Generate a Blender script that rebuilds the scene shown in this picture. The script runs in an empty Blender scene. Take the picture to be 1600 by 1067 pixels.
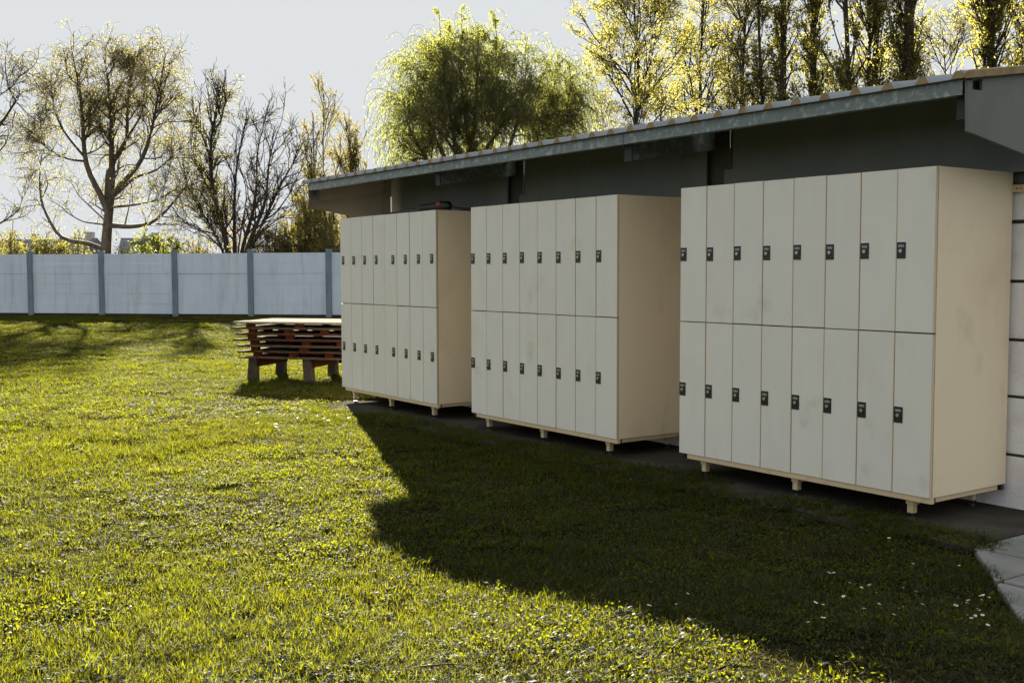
import bpy, bmesh, math, random
import numpy as np
from mathutils import Vector, Matrix
R = math.radians
scene = bpy.context.scene
col = scene.collection

# ------------------------------------------------------------------ camera
CAM_Z = 1.42
YAW, PITCH, ROLL = R(35.6235), R(3.6119), R(-0.1397)
F_PX = 1741.74
cy, sy, cp, sp = math.cos(YAW), math.sin(YAW), math.cos(PITCH), math.sin(PITCH)
FW = np.array([sy*cp, cy*cp, -sp]); RT0 = np.array([cy, -sy, 0.0]); UP0 = np.cross(RT0, FW)
cr, sr = math.cos(ROLL), math.sin(ROLL)
RT = RT0*cr + UP0*sr; UP = -RT0*sr + UP0*cr
cam_d = bpy.data.cameras.new("camera"); cam = bpy.data.objects.new("camera", cam_d); col.objects.link(cam)
cam_d.sensor_width = 36.0; cam_d.lens = 36.0*F_PX/1600.0; cam_d.clip_end = 2000; cam_d.clip_start = 0.05
cam.matrix_world = Matrix(((RT[0], UP[0], -FW[0], 0), (RT[1], UP[1], -FW[1], 0), (RT[2], UP[2], -FW[2], CAM_Z), (0, 0, 0, 1)))
scene.camera = cam

# ------------------------------------------------------------------ light
SUN_AZ, SUN_EL = R(22.4), R(19.5)          # azimuth from +Y towards +X
world = bpy.data.worlds.new("World"); scene.world = world; world.use_nodes = True
wn = world.node_tree; wn.nodes.clear()
sky = wn.nodes.new("ShaderNodeTexSky"); sky.sky_type = 'NISHITA'; sky.sun_disc = False
sky.sun_elevation = SUN_EL; sky.sun_rotation = SUN_AZ; sky.air_density = 1.0; sky.dust_density = 2.0; sky.ozone_density = 1.0
SKY_STRENGTH = 0.15
bg = wn.nodes.new("ShaderNodeBackground"); bg.inputs[1].default_value = SKY_STRENGTH
wo = wn.nodes.new("ShaderNodeOutputWorld")
# cap the sky colour at one pale level so its sun side doesn't clip
sky_cap = wn.nodes.new("ShaderNodeMix"); sky_cap.data_type = 'RGBA'; sky_cap.blend_type = 'DARKEN'; sky_cap.inputs[0].default_value = 1.0
SKY_CAP = 0.640; sky_cap.inputs[7].default_value = (SKY_CAP*0.965, SKY_CAP*1.0, SKY_CAP*1.02, 1)
wn.links.new(sky.outputs[0], sky_cap.inputs[6]); wn.links.new(sky_cap.outputs[2], bg.inputs[0]); wn.links.new(bg.outputs[0], wo.inputs[0])
sun_d = bpy.data.lights.new("sun", 'SUN'); sun = bpy.data.objects.new("sun", sun_d); col.objects.link(sun)
sun_d.energy = 5.0; sun_d.angle = R(0.5); sun_d.color = (1.0, 0.90, 0.74)
sdir = Vector((math.sin(SUN_AZ)*math.cos(SUN_EL), math.cos(SUN_AZ)*math.cos(SUN_EL), math.sin(SUN_EL)))
sun.rotation_euler = sdir.to_track_quat('Z', 'Y').to_euler(); sun.location = (20, 40, 30)
vs = scene.view_settings
vs.view_transform = 'Standard'; vs.look = 'None'; vs.exposure = 3.0; vs.gamma = 1.0; vs.use_curve_mapping = False
scene.render.engine = 'CYCLES'
scene.cycles.use_denoising = True
scene.cycles.max_bounces = 8; scene.cycles.diffuse_bounces = 4; scene.cycles.transmission_bounces = 5
scene.cycles.sample_clamp_indirect = 4.0; scene.cycles.caustics_reflective = False; scene.cycles.caustics_refractive = False

# ------------------------------------------------------------------ helpers
def ray(px, py):
    return FW + RT*(px-800)/F_PX - UP*(py-533.5)/F_PX
def at(px, py, depth):                       # point at a distance along the view axis
    return ray(px, py)*depth + np.array([0, 0, CAM_Z])
def on_z(px, py, z):
    d = ray(px, py); return d*((z-CAM_Z)/d[2]) + np.array([0, 0, CAM_Z])
def on_x(px, py, x):
    d = ray(px, py); return d*(x/d[0]) + np.array([0, 0, CAM_Z])

def tag(o, label=None, cat=None, group=None, kind=None):
    if label: o["label"] = label
    if cat: o["category"] = cat
    if group: o["group"] = group
    if kind: o["kind"] = kind
    return o
def empty(name, loc=(0, 0, 0), rz=0.0):
    o = bpy.data.objects.new(name, None); col.objects.link(o)
    o.location = loc; o.rotation_euler = (0, 0, rz); o.empty_display_size = 0.2
    return o
def link(name, me, parent=None, loc=None):
    o = bpy.data.objects.new(name, me); col.objects.link(o)
    if parent is not None: o.parent = parent
    if loc is not None: o.location = loc
    return o
def mesh_np(name, V, F4, mats, mat_idx=None, smooth=False):
    """quads / tris mesh from numpy arrays"""
    me = bpy.data.meshes.new(name)
    V = np.asarray(V, dtype=np.float32); F4 = np.asarray(F4, dtype=np.int32)
    n, k = F4.shape
    me.vertices.add(len(V)); me.vertices.foreach_set("co", V.ravel())
    me.loops.add(n*k); me.loops.foreach_set("vertex_index", F4.ravel())
    me.polygons.add(n); me.polygons.foreach_set("loop_start", np.arange(0, n*k, k, dtype=np.int32))
    me.polygons.foreach_set("loop_total", np.full(n, k, dtype=np.int32))
    for m in mats: me.materials.append(m)
    if mat_idx is not None: me.polygons.foreach_set("material_index", np.asarray(mat_idx, dtype=np.int32))
    if smooth: me.polygons.foreach_set("use_smooth", np.ones(n, dtype=bool))
    me.update(calc_edges=True); me.validate()
    return me
class MB:
    def __init__(s): s.v = []; s.f = []; s.m = []
    def quad(s, a, b, c, d, m=0):
        i = len(s.v); s.v += [a, b, c, d]; s.f.append((i, i+1, i+2, i+3)); s.m.append(m)
    def box(s, x0, x1, y0, y1, z0, z1, m=0):
        i = len(s.v)
        s.v += [(x0, y0, z0), (x1, y0, z0), (x1, y1, z0), (x0, y1, z0), (x0, y0, z1), (x1, y0, z1), (x1, y1, z1), (x0, y1, z1)]
        for q in ((0, 3, 2, 1), (4, 5, 6, 7), (0, 1, 5, 4), (1, 2, 6, 5), (2, 3, 7, 6), (3, 0, 4, 7)):
            s.f.append(tuple(i+j for j in q)); s.m.append(m)
        return s
    def hexa(s, p, m=0):                      # 8 points, bottom ring then top ring
        i = len(s.v); s.v += [tuple(q) for q in p]
        for q in ((0, 3, 2, 1), (4, 5, 6, 7), (0, 1, 5, 4), (1, 2, 6, 5), (2, 3, 7, 6), (3, 0, 4, 7)):
            s.f.append(tuple(i+j for j in q)); s.m.append(m)
        return s
    def prism(s, poly, axis, a0, a1, m=0):    # poly in the other two coordinates
        i = len(s.v); n = len(poly)
        def P(p, a):
            if axis == 'y': return (p[0], a, p[1])
            if axis == 'x': return (a, p[0], p[1])
            return (p[0], p[1], a)
        s.v += [P(p, a0) for p in poly] + [P(p, a1) for p in poly]
        s.f.append(tuple(range(i, i+n))); s.m.append(m)
        s.f.append(tuple(range(i+2*n-1, i+n-1, -1))); s.m.append(m)
        for k in range(n):
            j = (k+1) % n; s.f.append((i+k, i+n+k, i+n+j, i+j)); s.m.append(m)
        return s
    def cyl(s, p0, p1, r0, r1, n=12, m=0):
        p0 = Vector(p0); p1 = Vector(p1); d = (p1-p0).normalized()
        a = d.orthogonal().normalized(); b = d.cross(a); i = len(s.v)
        for p, r in ((p0, r0), (p1, r1)):
            for k in range(n):
                t = 2*math.pi*k/n; q = p + a*math.cos(t)*r + b*math.sin(t)*r; s.v.append(tuple(q))
        for k in range(n):
            j = (k+1) % n; s.f.append((i+k, i+j, i+n+j, i+n+k)); s.m.append(m)
        s.f.append(tuple(i+n-1-k for k in range(n))); s.m.append(m)
        s.f.append(tuple(i+n+k for k in range(n))); s.m.append(m)
        return s
    def mesh(s, name, mats):
        me = bpy.data.meshes.new(name); me.from_pydata(s.v, [], s.f)
        for m in (mats if isinstance(mats, (list, tuple)) else [mats]): me.materials.append(m)
        me.polygons.foreach_set("material_index", s.m)
        bm = bmesh.new(); bm.from_mesh(me); bmesh.ops.recalc_face_normals(bm, faces=bm.faces); bm.to_mesh(me); bm.free()
        return me
    def build(s, name, mats, parent=None, bevel=0.0, loc=None):
        o = link(name, s.mesh(name, mats), parent, loc)
        if bevel: add_bevel(o, bevel)
        return o
def add_bevel(o, w, seg=2):
    b = o.modifiers.new("bevel", 'BEVEL'); b.width = w; b.segments = seg; b.limit_method = 'ANGLE'; b.angle_limit = R(40)
    b.harden_normals = False
def box(name, b, m, parent=None, bevel=0.0):
    return MB().box(*b).build(name, m, parent, bevel)

# ------------------------------------------------------------------ materials
def nodes(name):
    m = bpy.data.materials.new(name); m.use_nodes = True; nt = m.node_tree
    return m, nt, nt.nodes["Principled BSDF"]
def N(nt, t, **kw):
    n = nt.nodes.new(t)
    for k, v in kw.items(): setattr(n, k, v)
    return n
def noise_fac(nt, scale, detail=4.0, stretch=None, lo=0.35, hi=0.65, rough=0.55, coord='pos', dist=0.0):
    if coord == 'pos': src = N(nt, "ShaderNodeNewGeometry").outputs["Position"]
    else: src = N(nt, "ShaderNodeTexCoord").outputs["Object"]
    if stretch:
        mp = N(nt, "ShaderNodeMapping"); mp.inputs["Scale"].default_value = stretch; nt.links.new(src, mp.inputs[0]); src = mp.outputs[0]
    nz = N(nt, "ShaderNodeTexNoise"); nz.inputs["Scale"].default_value = scale; nz.inputs["Detail"].default_value = detail
    nz.inputs["Roughness"].default_value = rough; nz.inputs["Distortion"].default_value = dist
    nt.links.new(src, nz.inputs["Vector"])
    mr = N(nt, "ShaderNodeMapRange"); mr.inputs[1].default_value = lo; mr.inputs[2].default_value = hi
    nt.links.new(nz.outputs[0], mr.inputs[0]); return mr.outputs[0]
def mixc(nt, fac, a, b):
    mx = N(nt, "ShaderNodeMix", data_type='RGBA')
    for s, v in ((mx.inputs[6], a), (mx.inputs[7], b)):
        if isinstance(v, tuple): s.default_value = (*v, 1)
        else: nt.links.new(v, s)
    if isinstance(fac, float): mx.inputs[0].default_value = fac
    else: nt.links.new(fac, mx.inputs[0])
    return mx.outputs[2]
def scale_f(nt, f, k):
    m = N(nt, "ShaderNodeMath", operation='MULTIPLY'); nt.links.new(f, m.inputs[0]); m.inputs[1].default_value = k; return m.outputs[0]
def bump(nt, bsdf, fac, strength=0.3, dist=0.01):
    b = N(nt, "ShaderNodeBump"); b.inputs["Strength"].default_value = strength; b.inputs["Distance"].default_value = dist
    nt.links.new(fac, b.inputs["Height"]); nt.links.new(b.outputs[0], bsdf.inputs["Normal"])
def surf(name, base, layers=(), rough=0.6, bumps=None, metallic=0.0, spec=0.5):
    """layers: (colour, amount, scale, stretch, lo, hi)"""
    m, nt, b = nodes(name); c = base
    for (lc, amt, sc, st, lo, hi) in layers:
        c = mixc(nt, scale_f(nt, noise_fac(nt, sc, 5.0, st, lo, hi), amt), c, lc)
    if isinstance(c, tuple): b.inputs["Base Color"].default_value = (*c, 1)
    else: nt.links.new(c, b.inputs["Base Color"])
    b.inputs["Roughness"].default_value = rough; b.inputs["Metallic"].default_value = metallic
    b.inputs["Specular IOR Level"].default_value = spec
    if bumps: bump(nt, b, noise_fac(nt, bumps[0], 6.0, bumps[2] if len(bumps) > 2 else None, 0.2, 0.8), bumps[1], bumps[3] if len(bumps) > 3 else 0.01)
    return m
def leafy(name, c1, c2, trans, rough=0.45, tw=0.5, clump=0.7, gloss=0.02):
    """foliage: diffuse front, light passing through, a little waxy gloss; hue varies per leaf and per clump"""
    m, nt, b = nodes(name); nt.nodes.remove(b)
    geo = N(nt, "ShaderNodeNewGeometry")
    mr = N(nt, "ShaderNodeMapRange"); nt.links.new(geo.outputs["Random Per Island"], mr.inputs[0])
    cl = noise_fac(nt, clump, 2.0, None, 0.3, 0.7)
    ad = N(nt, "ShaderNodeMath", operation='ADD'); nt.links.new(scale_f(nt, mr.outputs[0], 0.6), ad.inputs[0]); nt.links.new(scale_f(nt, cl, 0.4), ad.inputs[1])
    df = N(nt, "ShaderNodeBsdfDiffuse"); nt.links.new(mixc(nt, ad.outputs[0], c1, c2), df.inputs[0])
    tr = N(nt, "ShaderNodeBsdfTranslucent")
    nt.links.new(mixc(nt, ad.outputs[0], tuple(x*0.7 for x in trans), trans), tr.inputs[0])
    mx = N(nt, "ShaderNodeMixShader"); mx.inputs[0].default_value = tw
    nt.links.new(df.outputs[0], mx.inputs[1]); nt.links.new(tr.outputs[0], mx.inputs[2])
    gl = N(nt, "ShaderNodeBsdfAnisotropic"); gl.inputs["Roughness"].default_value = rough; gl.inputs["Color"].default_value = (0.9, 0.95, 1.0, 1)
    m2 = N(nt, "ShaderNodeMixShader"); m2.inputs[0].default_value = gloss
    nt.links.new(mx.outputs[0], m2.inputs[1]); nt.links.new(gl.outputs[0], m2.inputs[2])
    nt.links.new(m2.outputs[0], nt.nodes["Material Output"].inputs[0])
    return m

M = {}
M['laminate'] = surf("grey_white_laminate", (0.78, 0.76, 0.675), [((0.42, 0.36, 0.26), 0.22, 2.2, (1, 1, 0.8), 0.56, 0.78), ((0.38, 0.33, 0.24), 0.6, 3.1, (1, 1, 0.9), 0.62, 0.80), ((0.62, 0.62, 0.57), 0.25, 9.0, (1, 1, 0.3), 0.4, 0.7)], 0.42, (60, 0.04))
nt = M['laminate'].node_tree; b = nt.nodes["Principled BSDF"]; src = b.inputs["Base Color"].links[0].from_socket
oi = N(nt, "ShaderNodeObjectInfo"); b.inputs["Base Color"].default_value = (1, 1, 1, 1)
nt.links.new(mixc(nt, scale_f(nt, oi.outputs["Random"], 0.16), src, (0.62, 0.58, 0.49)), b.inputs["Base Color"])   # each door faded a little differently
M['cream'] = surf("cream_laminate", (0.86, 0.725, 0.515), [((0.50, 0.27, 0.15), 0.30, 1.9, (1, 1, 0.7), 0.52, 0.75), ((0.55, 0.42, 0.22), 0.45, 3.2, (1, 1, 0.6), 0.62, 0.75)], 0.42, (40, 0.05))
M['edging'] = surf("cream_edge_band", (0.62, 0.50, 0.33), [], 0.4)
M['frame_steel'] = surf("cream_painted_steel", (0.66, 0.53, 0.32), [((0.35, 0.24, 0.11), 0.4, 12, None, 0.55, 0.75)], 0.38, (80, 0.05))
M['black'] = surf("black_plastic", (0.012, 0.012, 0.013), [], 0.35)
M['lock_label'] = surf("lock_label_grey", (0.34, 0.335, 0.33), [((0.14, 0.13, 0.13), 0.6, 160, None, 0.4, 0.6)], 0.4)
M['steel'] = surf("dull_steel", (0.45, 0.45, 0.45), [], 0.35, None, 0.9)
M['dark_gap'] = surf("brown_black_gap", (0.05, 0.04, 0.025), [], 0.9)
M['galv'] = surf("galvanised_steel", (0.16, 0.20, 0.195), [((0.36, 0.41, 0.41), 0.8, 24, (1, 1, 1), 0.50, 0.66), ((0.09, 0.11, 0.10), 0.5, 9, None, 0.5, 0.7)], 0.45, (30, 0.08), 0.35)
M['panel'] = surf("dark_grey_panel", (0.175, 0.198, 0.188), [((0.12, 0.13, 0.12), 0.5, 3, (1, 1, 0.4), 0.4, 0.7), ((0.25, 0.25, 0.235), 0.3, 30, (1, 1, 0.15), 0.5, 0.8)], 0.7, (50, 0.08))
M['gusset'] = surf("grey_painted_board", (0.155, 0.17, 0.15), [((0.10, 0.115, 0.105), 0.5, 2.6, None, 0.45, 0.7), ((0.24, 0.25, 0.23), 0.25, 22, (1, 1, 0.2), 0.55, 0.8)], 0.7, (50, 0.08))
M['gable_shade'] = surf('shaded_grey_board', (0.038, 0.042, 0.042), [((0.026, 0.028, 0.028), 0.6, 3, None, 0.4, 0.7)], 0.8)  # grey board with shade darkened into its colour, for the far gable
M['post'] = surf("dark_steel_post", (0.05, 0.05, 0.045), [((0.09, 0.07, 0.05), 0.5, 12, None, 0.5, 0.7)], 0.6)
M['roof'] = surf("weathered_roof_sheet", (0.30, 0.32, 0.345), [((0.20, 0.205, 0.20), 0.6, 8, (0.5, 1, 1), 0.45, 0.7)], 0.5, (60, 0.08))
M['closure'] = surf("tan_foam_closure", (0.33, 0.235, 0.125), [((0.16, 0.11, 0.055), 0.6, 18, None, 0.45, 0.7)], 0.9, (90, 0.2))
M['block'] = surf("white_painted_concrete", (0.84, 0.84, 0.83), [((0.64, 0.50, 0.48), 0.5, 5, None, 0.5, 0.75), ((0.36, 0.32, 0.26), 0.5, 9, (1, 1, 0.3), 0.62, 0.78)], 0.8, (45, 0.35, None, 0.008))
M['mortar'] = surf("dirty_joint", (0.10, 0.085, 0.06), [], 0.95)
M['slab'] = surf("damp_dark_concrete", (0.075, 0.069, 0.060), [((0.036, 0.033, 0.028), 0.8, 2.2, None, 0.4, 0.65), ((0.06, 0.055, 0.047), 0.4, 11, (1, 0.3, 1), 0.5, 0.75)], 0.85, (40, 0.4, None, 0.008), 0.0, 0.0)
M['paver'] = surf("grey_concrete_paver", (0.245, 0.24, 0.232), [((0.15, 0.165, 0.15), 0.8, 3.0, (1, 0.5, 1), 0.42, 0.68), ((0.30, 0.29, 0.28), 0.4, 18, (1, 0.4, 1), 0.5, 0.75)], 0.8, (50, 0.4, None, 0.006), 0.0, 0.0)
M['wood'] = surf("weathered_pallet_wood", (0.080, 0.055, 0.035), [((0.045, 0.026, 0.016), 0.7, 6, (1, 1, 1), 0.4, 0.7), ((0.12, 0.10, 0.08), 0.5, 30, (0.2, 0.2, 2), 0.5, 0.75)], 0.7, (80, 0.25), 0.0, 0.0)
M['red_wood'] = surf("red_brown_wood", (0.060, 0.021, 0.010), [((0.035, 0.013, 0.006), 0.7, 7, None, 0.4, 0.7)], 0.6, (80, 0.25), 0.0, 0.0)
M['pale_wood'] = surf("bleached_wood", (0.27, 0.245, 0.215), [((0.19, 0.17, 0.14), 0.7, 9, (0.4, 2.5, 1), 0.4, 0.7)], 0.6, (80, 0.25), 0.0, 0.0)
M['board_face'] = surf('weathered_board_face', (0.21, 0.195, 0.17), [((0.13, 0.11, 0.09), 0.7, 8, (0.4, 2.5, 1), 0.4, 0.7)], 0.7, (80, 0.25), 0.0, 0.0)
M['old_block'] = surf("mossy_concrete_block", (0.042, 0.034, 0.026), [((0.024, 0.022, 0.015), 0.7, 9, None, 0.4, 0.65)], 0.9, (50, 0.5, None, 0.01))
M['bark'] = surf("grey_brown_bark", (0.085, 0.065, 0.045), [((0.03, 0.024, 0.018), 0.8, 6, (1, 1, 0.25), 0.4, 0.65), ((0.16, 0.14, 0.05), 0.3, 3.2, None, 0.58, 0.75)], 0.9)
M['bark_dark'] = surf("dark_bark", (0.045, 0.034, 0.026), [((0.02, 0.016, 0.013), 0.7, 6, (1, 1, 0.3), 0.4, 0.65)], 0.9)
M['twig'] = surf("brown_twig", (0.085, 0.055, 0.03), [], 0.8)
M['grass'] = leafy("grass_blade", (0.014, 0.021, 0.004), (0.025, 0.030, 0.006), (0.185, 0.198, 0.006), 0.5, 0.55, 0.9, 0.009)
M['broad'] = leafy("weed_leaf", (0.012, 0.020, 0.005), (0.024, 0.032, 0.006), (0.205, 0.225, 0.006), 0.5, 0.55, 0.9, 0.014)
M['straw'] = leafy("dry_grass", (0.07, 0.052, 0.025), (0.12, 0.09, 0.045), (0.16, 0.12, 0.045), 0.7, 0.4, 0.7, 0.01)
# ground sheet: turf thatch and soil
m, nt, b = nodes("turf_soil")
c = mixc(nt, noise_fac(nt, 1.3, 6, None, 0.35, 0.65), (0.020, 0.018, 0.007), (0.024, 0.027, 0.008))
c = mixc(nt, scale_f(nt, noise_fac(nt, 26, 5, None, 0.4, 0.65), 0.7), c, (0.016, 0.013, 0.007))
nt.links.new(c, b.inputs["Base Color"]); b.inputs["Roughness"].default_value = 1.0; b.inputs["Specular IOR Level"].default_value = 0.0
bump(nt, b, noise_fac(nt, 55, 6, None, 0.2, 0.8), 0.7, 0.02); M['turf'] = m
# fence planks: pale blue-white wash, rain streaks from the top edge, algae
m, nt, b = nodes("washed_concrete")
c = mixc(nt, scale_f(nt, noise_fac(nt, 1.6, 5, (1, 1, 0.35), 0.35, 0.7), 0.6), (0.65, 0.73, 0.82), (0.52, 0.60, 0.68))
c = mixc(nt, scale_f(nt, noise_fac(nt, 5.5, 5, (1, 1, 0.09), 0.52, 0.78), 0.42), c, (0.28, 0.31, 0.29))
c = mixc(nt, scale_f(nt, noise_fac(nt, 2.4, 5, (1, 1, 0.25), 0.58, 0.78), 0.35), c, (0.36, 0.38, 0.33))
nt.links.new(c, b.inputs["Base Color"]); b.inputs["Roughness"].default_value = 0.85
bump(nt, b, noise_fac(nt, 30, 6, None, 0.2, 0.8), 0.3, 0.01); M['fence'] = m
M['fence_post'] = surf("blue_grey_concrete", (0.19, 0.25, 0.295), [((0.12, 0.16, 0.17), 0.6, 6, (1, 1, 0.3), 0.45, 0.7)], 0.85, (40, 0.3))

# ------------------------------------------------------------------ ground
def sstep(a, b, x):
    t = np.clip((x-a)/(b-a), 0, 1); return t*t*(3-2*t)
def ground_h(x, y):
    x = np.asarray(x, float); y = np.asarray(y, float)
    h = 0.150*sstep(4.6, 1.9, y)*sstep(4.3, 3.2, x)*sstep(-12, -2, x) - 0.012*np.exp(-((x-2.8)**2+(y-4.7)**2)/1.2)
    und = 0.010*np.sin(x*2.1+y*1.3)+0.008*np.sin(x*3.7-y*2.9+1.0)+0.007*np.sin(x*0.9-y*0.7)
    d = np.hypot(x, y); k = sstep(2.0, 5.0, d)*sstep(4.9, 4.2, np.where((y > 2) & (y < 11.5), x, 0))
    far = 0.02*sstep(14, 36, d)
    return h + und*k*0.8 - far
def axis_pts(lo, hi, fine_lo, fine_hi, step):
    a = list(np.arange(fine_lo, fine_hi+1e-6, step)); s = step
    x = fine_hi
    while x < hi: s *= 1.35; x += s; a.append(min(x, hi))
    s = step; x = fine_lo
    while x > lo: s *= 1.35; x -= s; a.insert(0, max(x, lo))
    return np.array(a)
gx = axis_pts(-500, 600, -4, 8, 0.16); gy = axis_pts(-400, 700, -1, 15, 0.16)
GX, GY = np.meshgrid(gx, gy, indexing='ij'); GZ = ground_h(GX, GY)
V = np.stack([GX, GY, GZ], -1).reshape(-1, 3); nx, ny = len(gx), len(gy)
ii, jj = np.meshgrid(np.arange(nx-1), np.arange(ny-1), indexing='ij'); a0 = (ii*ny+jj).ravel()
ground = link("ground", mesh_np("ground", V, np.stack([a0, a0+ny, a0+ny+1, a0+1], -1), [M['turf']], smooth=True))
tag(ground, kind="structure")

# concrete strip under the lockers, pavers at its near end
SLAB_Z = 0.035
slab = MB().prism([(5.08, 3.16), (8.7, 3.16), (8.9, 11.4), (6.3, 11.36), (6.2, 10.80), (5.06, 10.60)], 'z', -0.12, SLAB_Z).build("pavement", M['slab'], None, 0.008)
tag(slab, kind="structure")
path = empty("path", (0, 0, 0)); tag(path, kind="structure")
xs_ = [4.16, 4.63, 5.10, 5.57, 6.04, 6.51]; ys_ = [3.15, 2.72, 2.25, 1.78, 1.31, 0.84]
rp = random.Random(4)
for i in range(5):
    for j in range(5):
        x0, x1 = xs_[i], xs_[i+1]; y1, y0 = ys_[j], ys_[j+1]
        g = 0.010; dz = rp.uniform(-0.004, 0.003); poly = [(x0+g, y0+g), (x1-g, y0+g), (x1-g, y1-g), (x0+g, y1-g)]
        side = lambda p: p[0] - (5.17 - (3.2 - p[1])*1.18)
        out = []
        for a_, b_ in zip(poly, poly[1:]+poly[:1]):
            fa, fb = side(a_), side(b_)
            if fa >= 0: out.append(a_)
            if fa*fb < 0: t = fa/(fa-fb); out.append((a_[0]+t*(b_[0]-a_[0]), a_[1]+t*(b_[1]-a_[1])))
        if len(out) < 3: continue
        o = MB().prism(out, 'z', -0.04, SLAB_Z-0.002+dz).build("paver", M['paver'], path, 0.006)
# packed earth under the pavers is the ground sheet itself

# ------------------------------------------------------------------ shed
SH_ROT = R(-1.25); _dx, _dy = 6.11-5.2, 7.1-3.3
shed = empty("shed", (5.2+_dx*math.cos(SH_ROT)-_dy*math.sin(SH_ROT), 3.3+_dx*math.sin(SH_ROT)+_dy*math.cos(SH_ROT), SLAB_Z), SH_ROT)
tag(shed, "long low shed with corrugated overhanging roof and white concrete wall behind the lockers", "shed")
def P_(mb, name, m, bevel=0.0):               # builds in world coordinates under the shed
    o = mb.build(name, m, shed, bevel); o.matrix_parent_inverse = Matrix.Translation((-6.11, -7.1, -SLAB_Z)); return o
def rz(x): return 2.388 + (x-5.2)*0.147        # underside of the roof sheet
Y0, Y1 = 3.30, 11.34
courses = [(0.02, 0.335), (0.353, 0.676), (0.694, 1.006), (1.024, 1.344), (1.362, 1.684), (1.706, 1.908)]
P_(MB().box(6.137, 6.20, Y0+0.01, Y1-0.02, 0.0, 1.92), "wall_core", M['mortar'])
for (ya, yb) in ((3.30, 5.865), (5.877, 8.495), (8.507, 11.32)):
    for (za, zb) in courses:
        P_(MB().box(6.11+rp.uniform(-.002, .002), 6.135, ya, yb, za, zb), "plank", M['block'], 0.004)
for yc in (3.36, 6.05, 8.76, 11.19):
    mb = MB(); mb.box(6.205, 6.215, yc-.05, yc+.05, 0.0, rz(6.2)-.02); mb.box(6.216, 6.30, yc-.004, yc+.004, 0, rz(6.2)-.02); mb.box(6.301, 6.311, yc-.05, yc+.05, 0, rz(6.2)-.02)
    P_(mb, "post", M['post'])
# upper cladding panels between the frames
for (ya, yb) in ((3.335, 5.774), (6.046, 8.426), (8.722, 11.04)):
    P_(MB().prism([(6.065, 1.976), (6.083, 1.976), (6.083, rz(6.083)-.012), (6.065, rz(6.065)-.012)], 'y', ya, yb), "cladding_panel", M['panel'], 0.002)
P_(MB().box(6.15, 6.17, Y0+.02, 5.77, 1.921, 2.02), "head_rail", M['panel'])
P_(MB().box(6.15, 6.17, 6.048, 8.424, 1.921, 2.02), "head_rail", M['panel'])
P_(MB().box(6.15, 6.17, 8.724, 11.038, 1.921, 2.02), "head_rail", M['panel'])
for (ya, yb) in ((5.894, 6.100), (8.565, 8.790), (11.14, 11.315)):   # dark infill beside each slit
    P_(MB().prism([(6.108, 1.921), (6.114, 1.921), (6.114, rz(6.114)-.012), (6.108, rz(6.108)-.012)], 'y', ya, yb), "infill_strip", M['post'], 0.002)
for (ya, yb, zt, g0_, g1_) in ((5.780, 5.892, 2.165, .0015, .010), (8.428, 8.563, 2.135, .004, .026)):
    P_(MB().box(6.09, 6.125, ya+g0_, yb-.004, 1.921, zt), "bracket", M['panel'], 0.003)
    P_(MB().box(6.100, 6.106, ya, ya+.052, zt+.004, rz(6.1)-.03), "bracket", M['post'], 0.003)
    P_(MB().box(6.100, 6.106, ya+.052+g1_, yb-.001, zt+.002, rz(6.1)-.014), "bracket", M['post'], 0.003)
P_(MB().box(6.09, 6.125, 11.042, 11.138, 1.921, 2.088), "bracket", M['panel'], 0.003)
P_(MB().box(6.100, 6.106, 11.042, 11.085, 2.090, 2.258), "bracket", M['panel'], 0.003)
P_(MB().box(6.09, 6.125, 11.042, 11.138, 2.260, rz(6.09)-.012), "bracket", M['post'], 0.003)
# rafters (channels) and gable boards
def channel(y, d=0.20, x0=5.27, x1=8.55, side=1):
    t = 0.005; mb = MB()
    def sl(x0, x1, h0, h1, ya, yb):
        mb.hexa([(x0, ya, rz(x0)-h1), (x1, ya, rz(x1)-h1), (x1, yb, rz(x1)-h1), (x0, yb, rz(x0)-h1), (x0, ya, rz(x0)-h0), (x1, ya, rz(x1)-h0), (x1, yb, rz(x1)-h0), (x0, yb, rz(x0)-h0)])
    sl(x0, x1, .006, d, y, y+t)
    sl(x0, x1, d-t, d, y+t+.001, y+.06); sl(x0, x1, .006, .006+t, y+t+.001, y+.06)
    return mb
for y in (3.345, 5.995, 8.643, 11.23):
    P_(channel(y), "rafter", M['post'] if y > 11 else M['galv'])  # farthest rafter is galvanised too, its shade painted with the darker steel
    P_(MB().box(5.258, 5.268, y-.03, y+.05, rz(5.26)-.205, rz(5.26)-.006), "rafter_cleat", M['gable_shade'], 0.001)
for (ya, yb) in ((3.325, 5.985), (5.989, 8.635), (8.639, 11.325)):   # eaves beam in three lengths
    mb = MB(); mb.box(5.20, 5.206, ya, yb, 2.308, 2.384); mb.box(5.207, 5.255, ya, yb, 2.308, 2.313); mb.box(5.207, 5.255, ya, yb, 2.379, 2.384)
    P_(mb, "fascia", M['galv'], 0.001)
for x in (6.5, 7.2, 7.9, 8.5):
    P_(MB().box(x, x+.05, 3.41, 11.22, rz(x)-.07, rz(x)-.004), "purlin", M['galv'])
def gable(ya, yb, notch):
    xe = 6.7 if notch else 6.13
    top = [(xe, rz(xe)-.012)]
    top += ([(5.325, rz(5.325)-.012), (5.325, 2.335), (5.243, 2.335), (5.243, rz(5.243)-.012), (5.2, rz(5.2)-.012)] if notch else [(5.2, rz(5.2)-.012)])
    return MB().prism([(5.212, 2.120), (xe, 2.120-(xe-5.212)*.1647)] + top, 'y', ya, yb)
P_(gable(3.295, 3.313, True), "gable_board", M['gusset'], 0.002)
P_(gable(11.332, 11.35, False), "gable_board", M['gable_shade'], 0.002)
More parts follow.
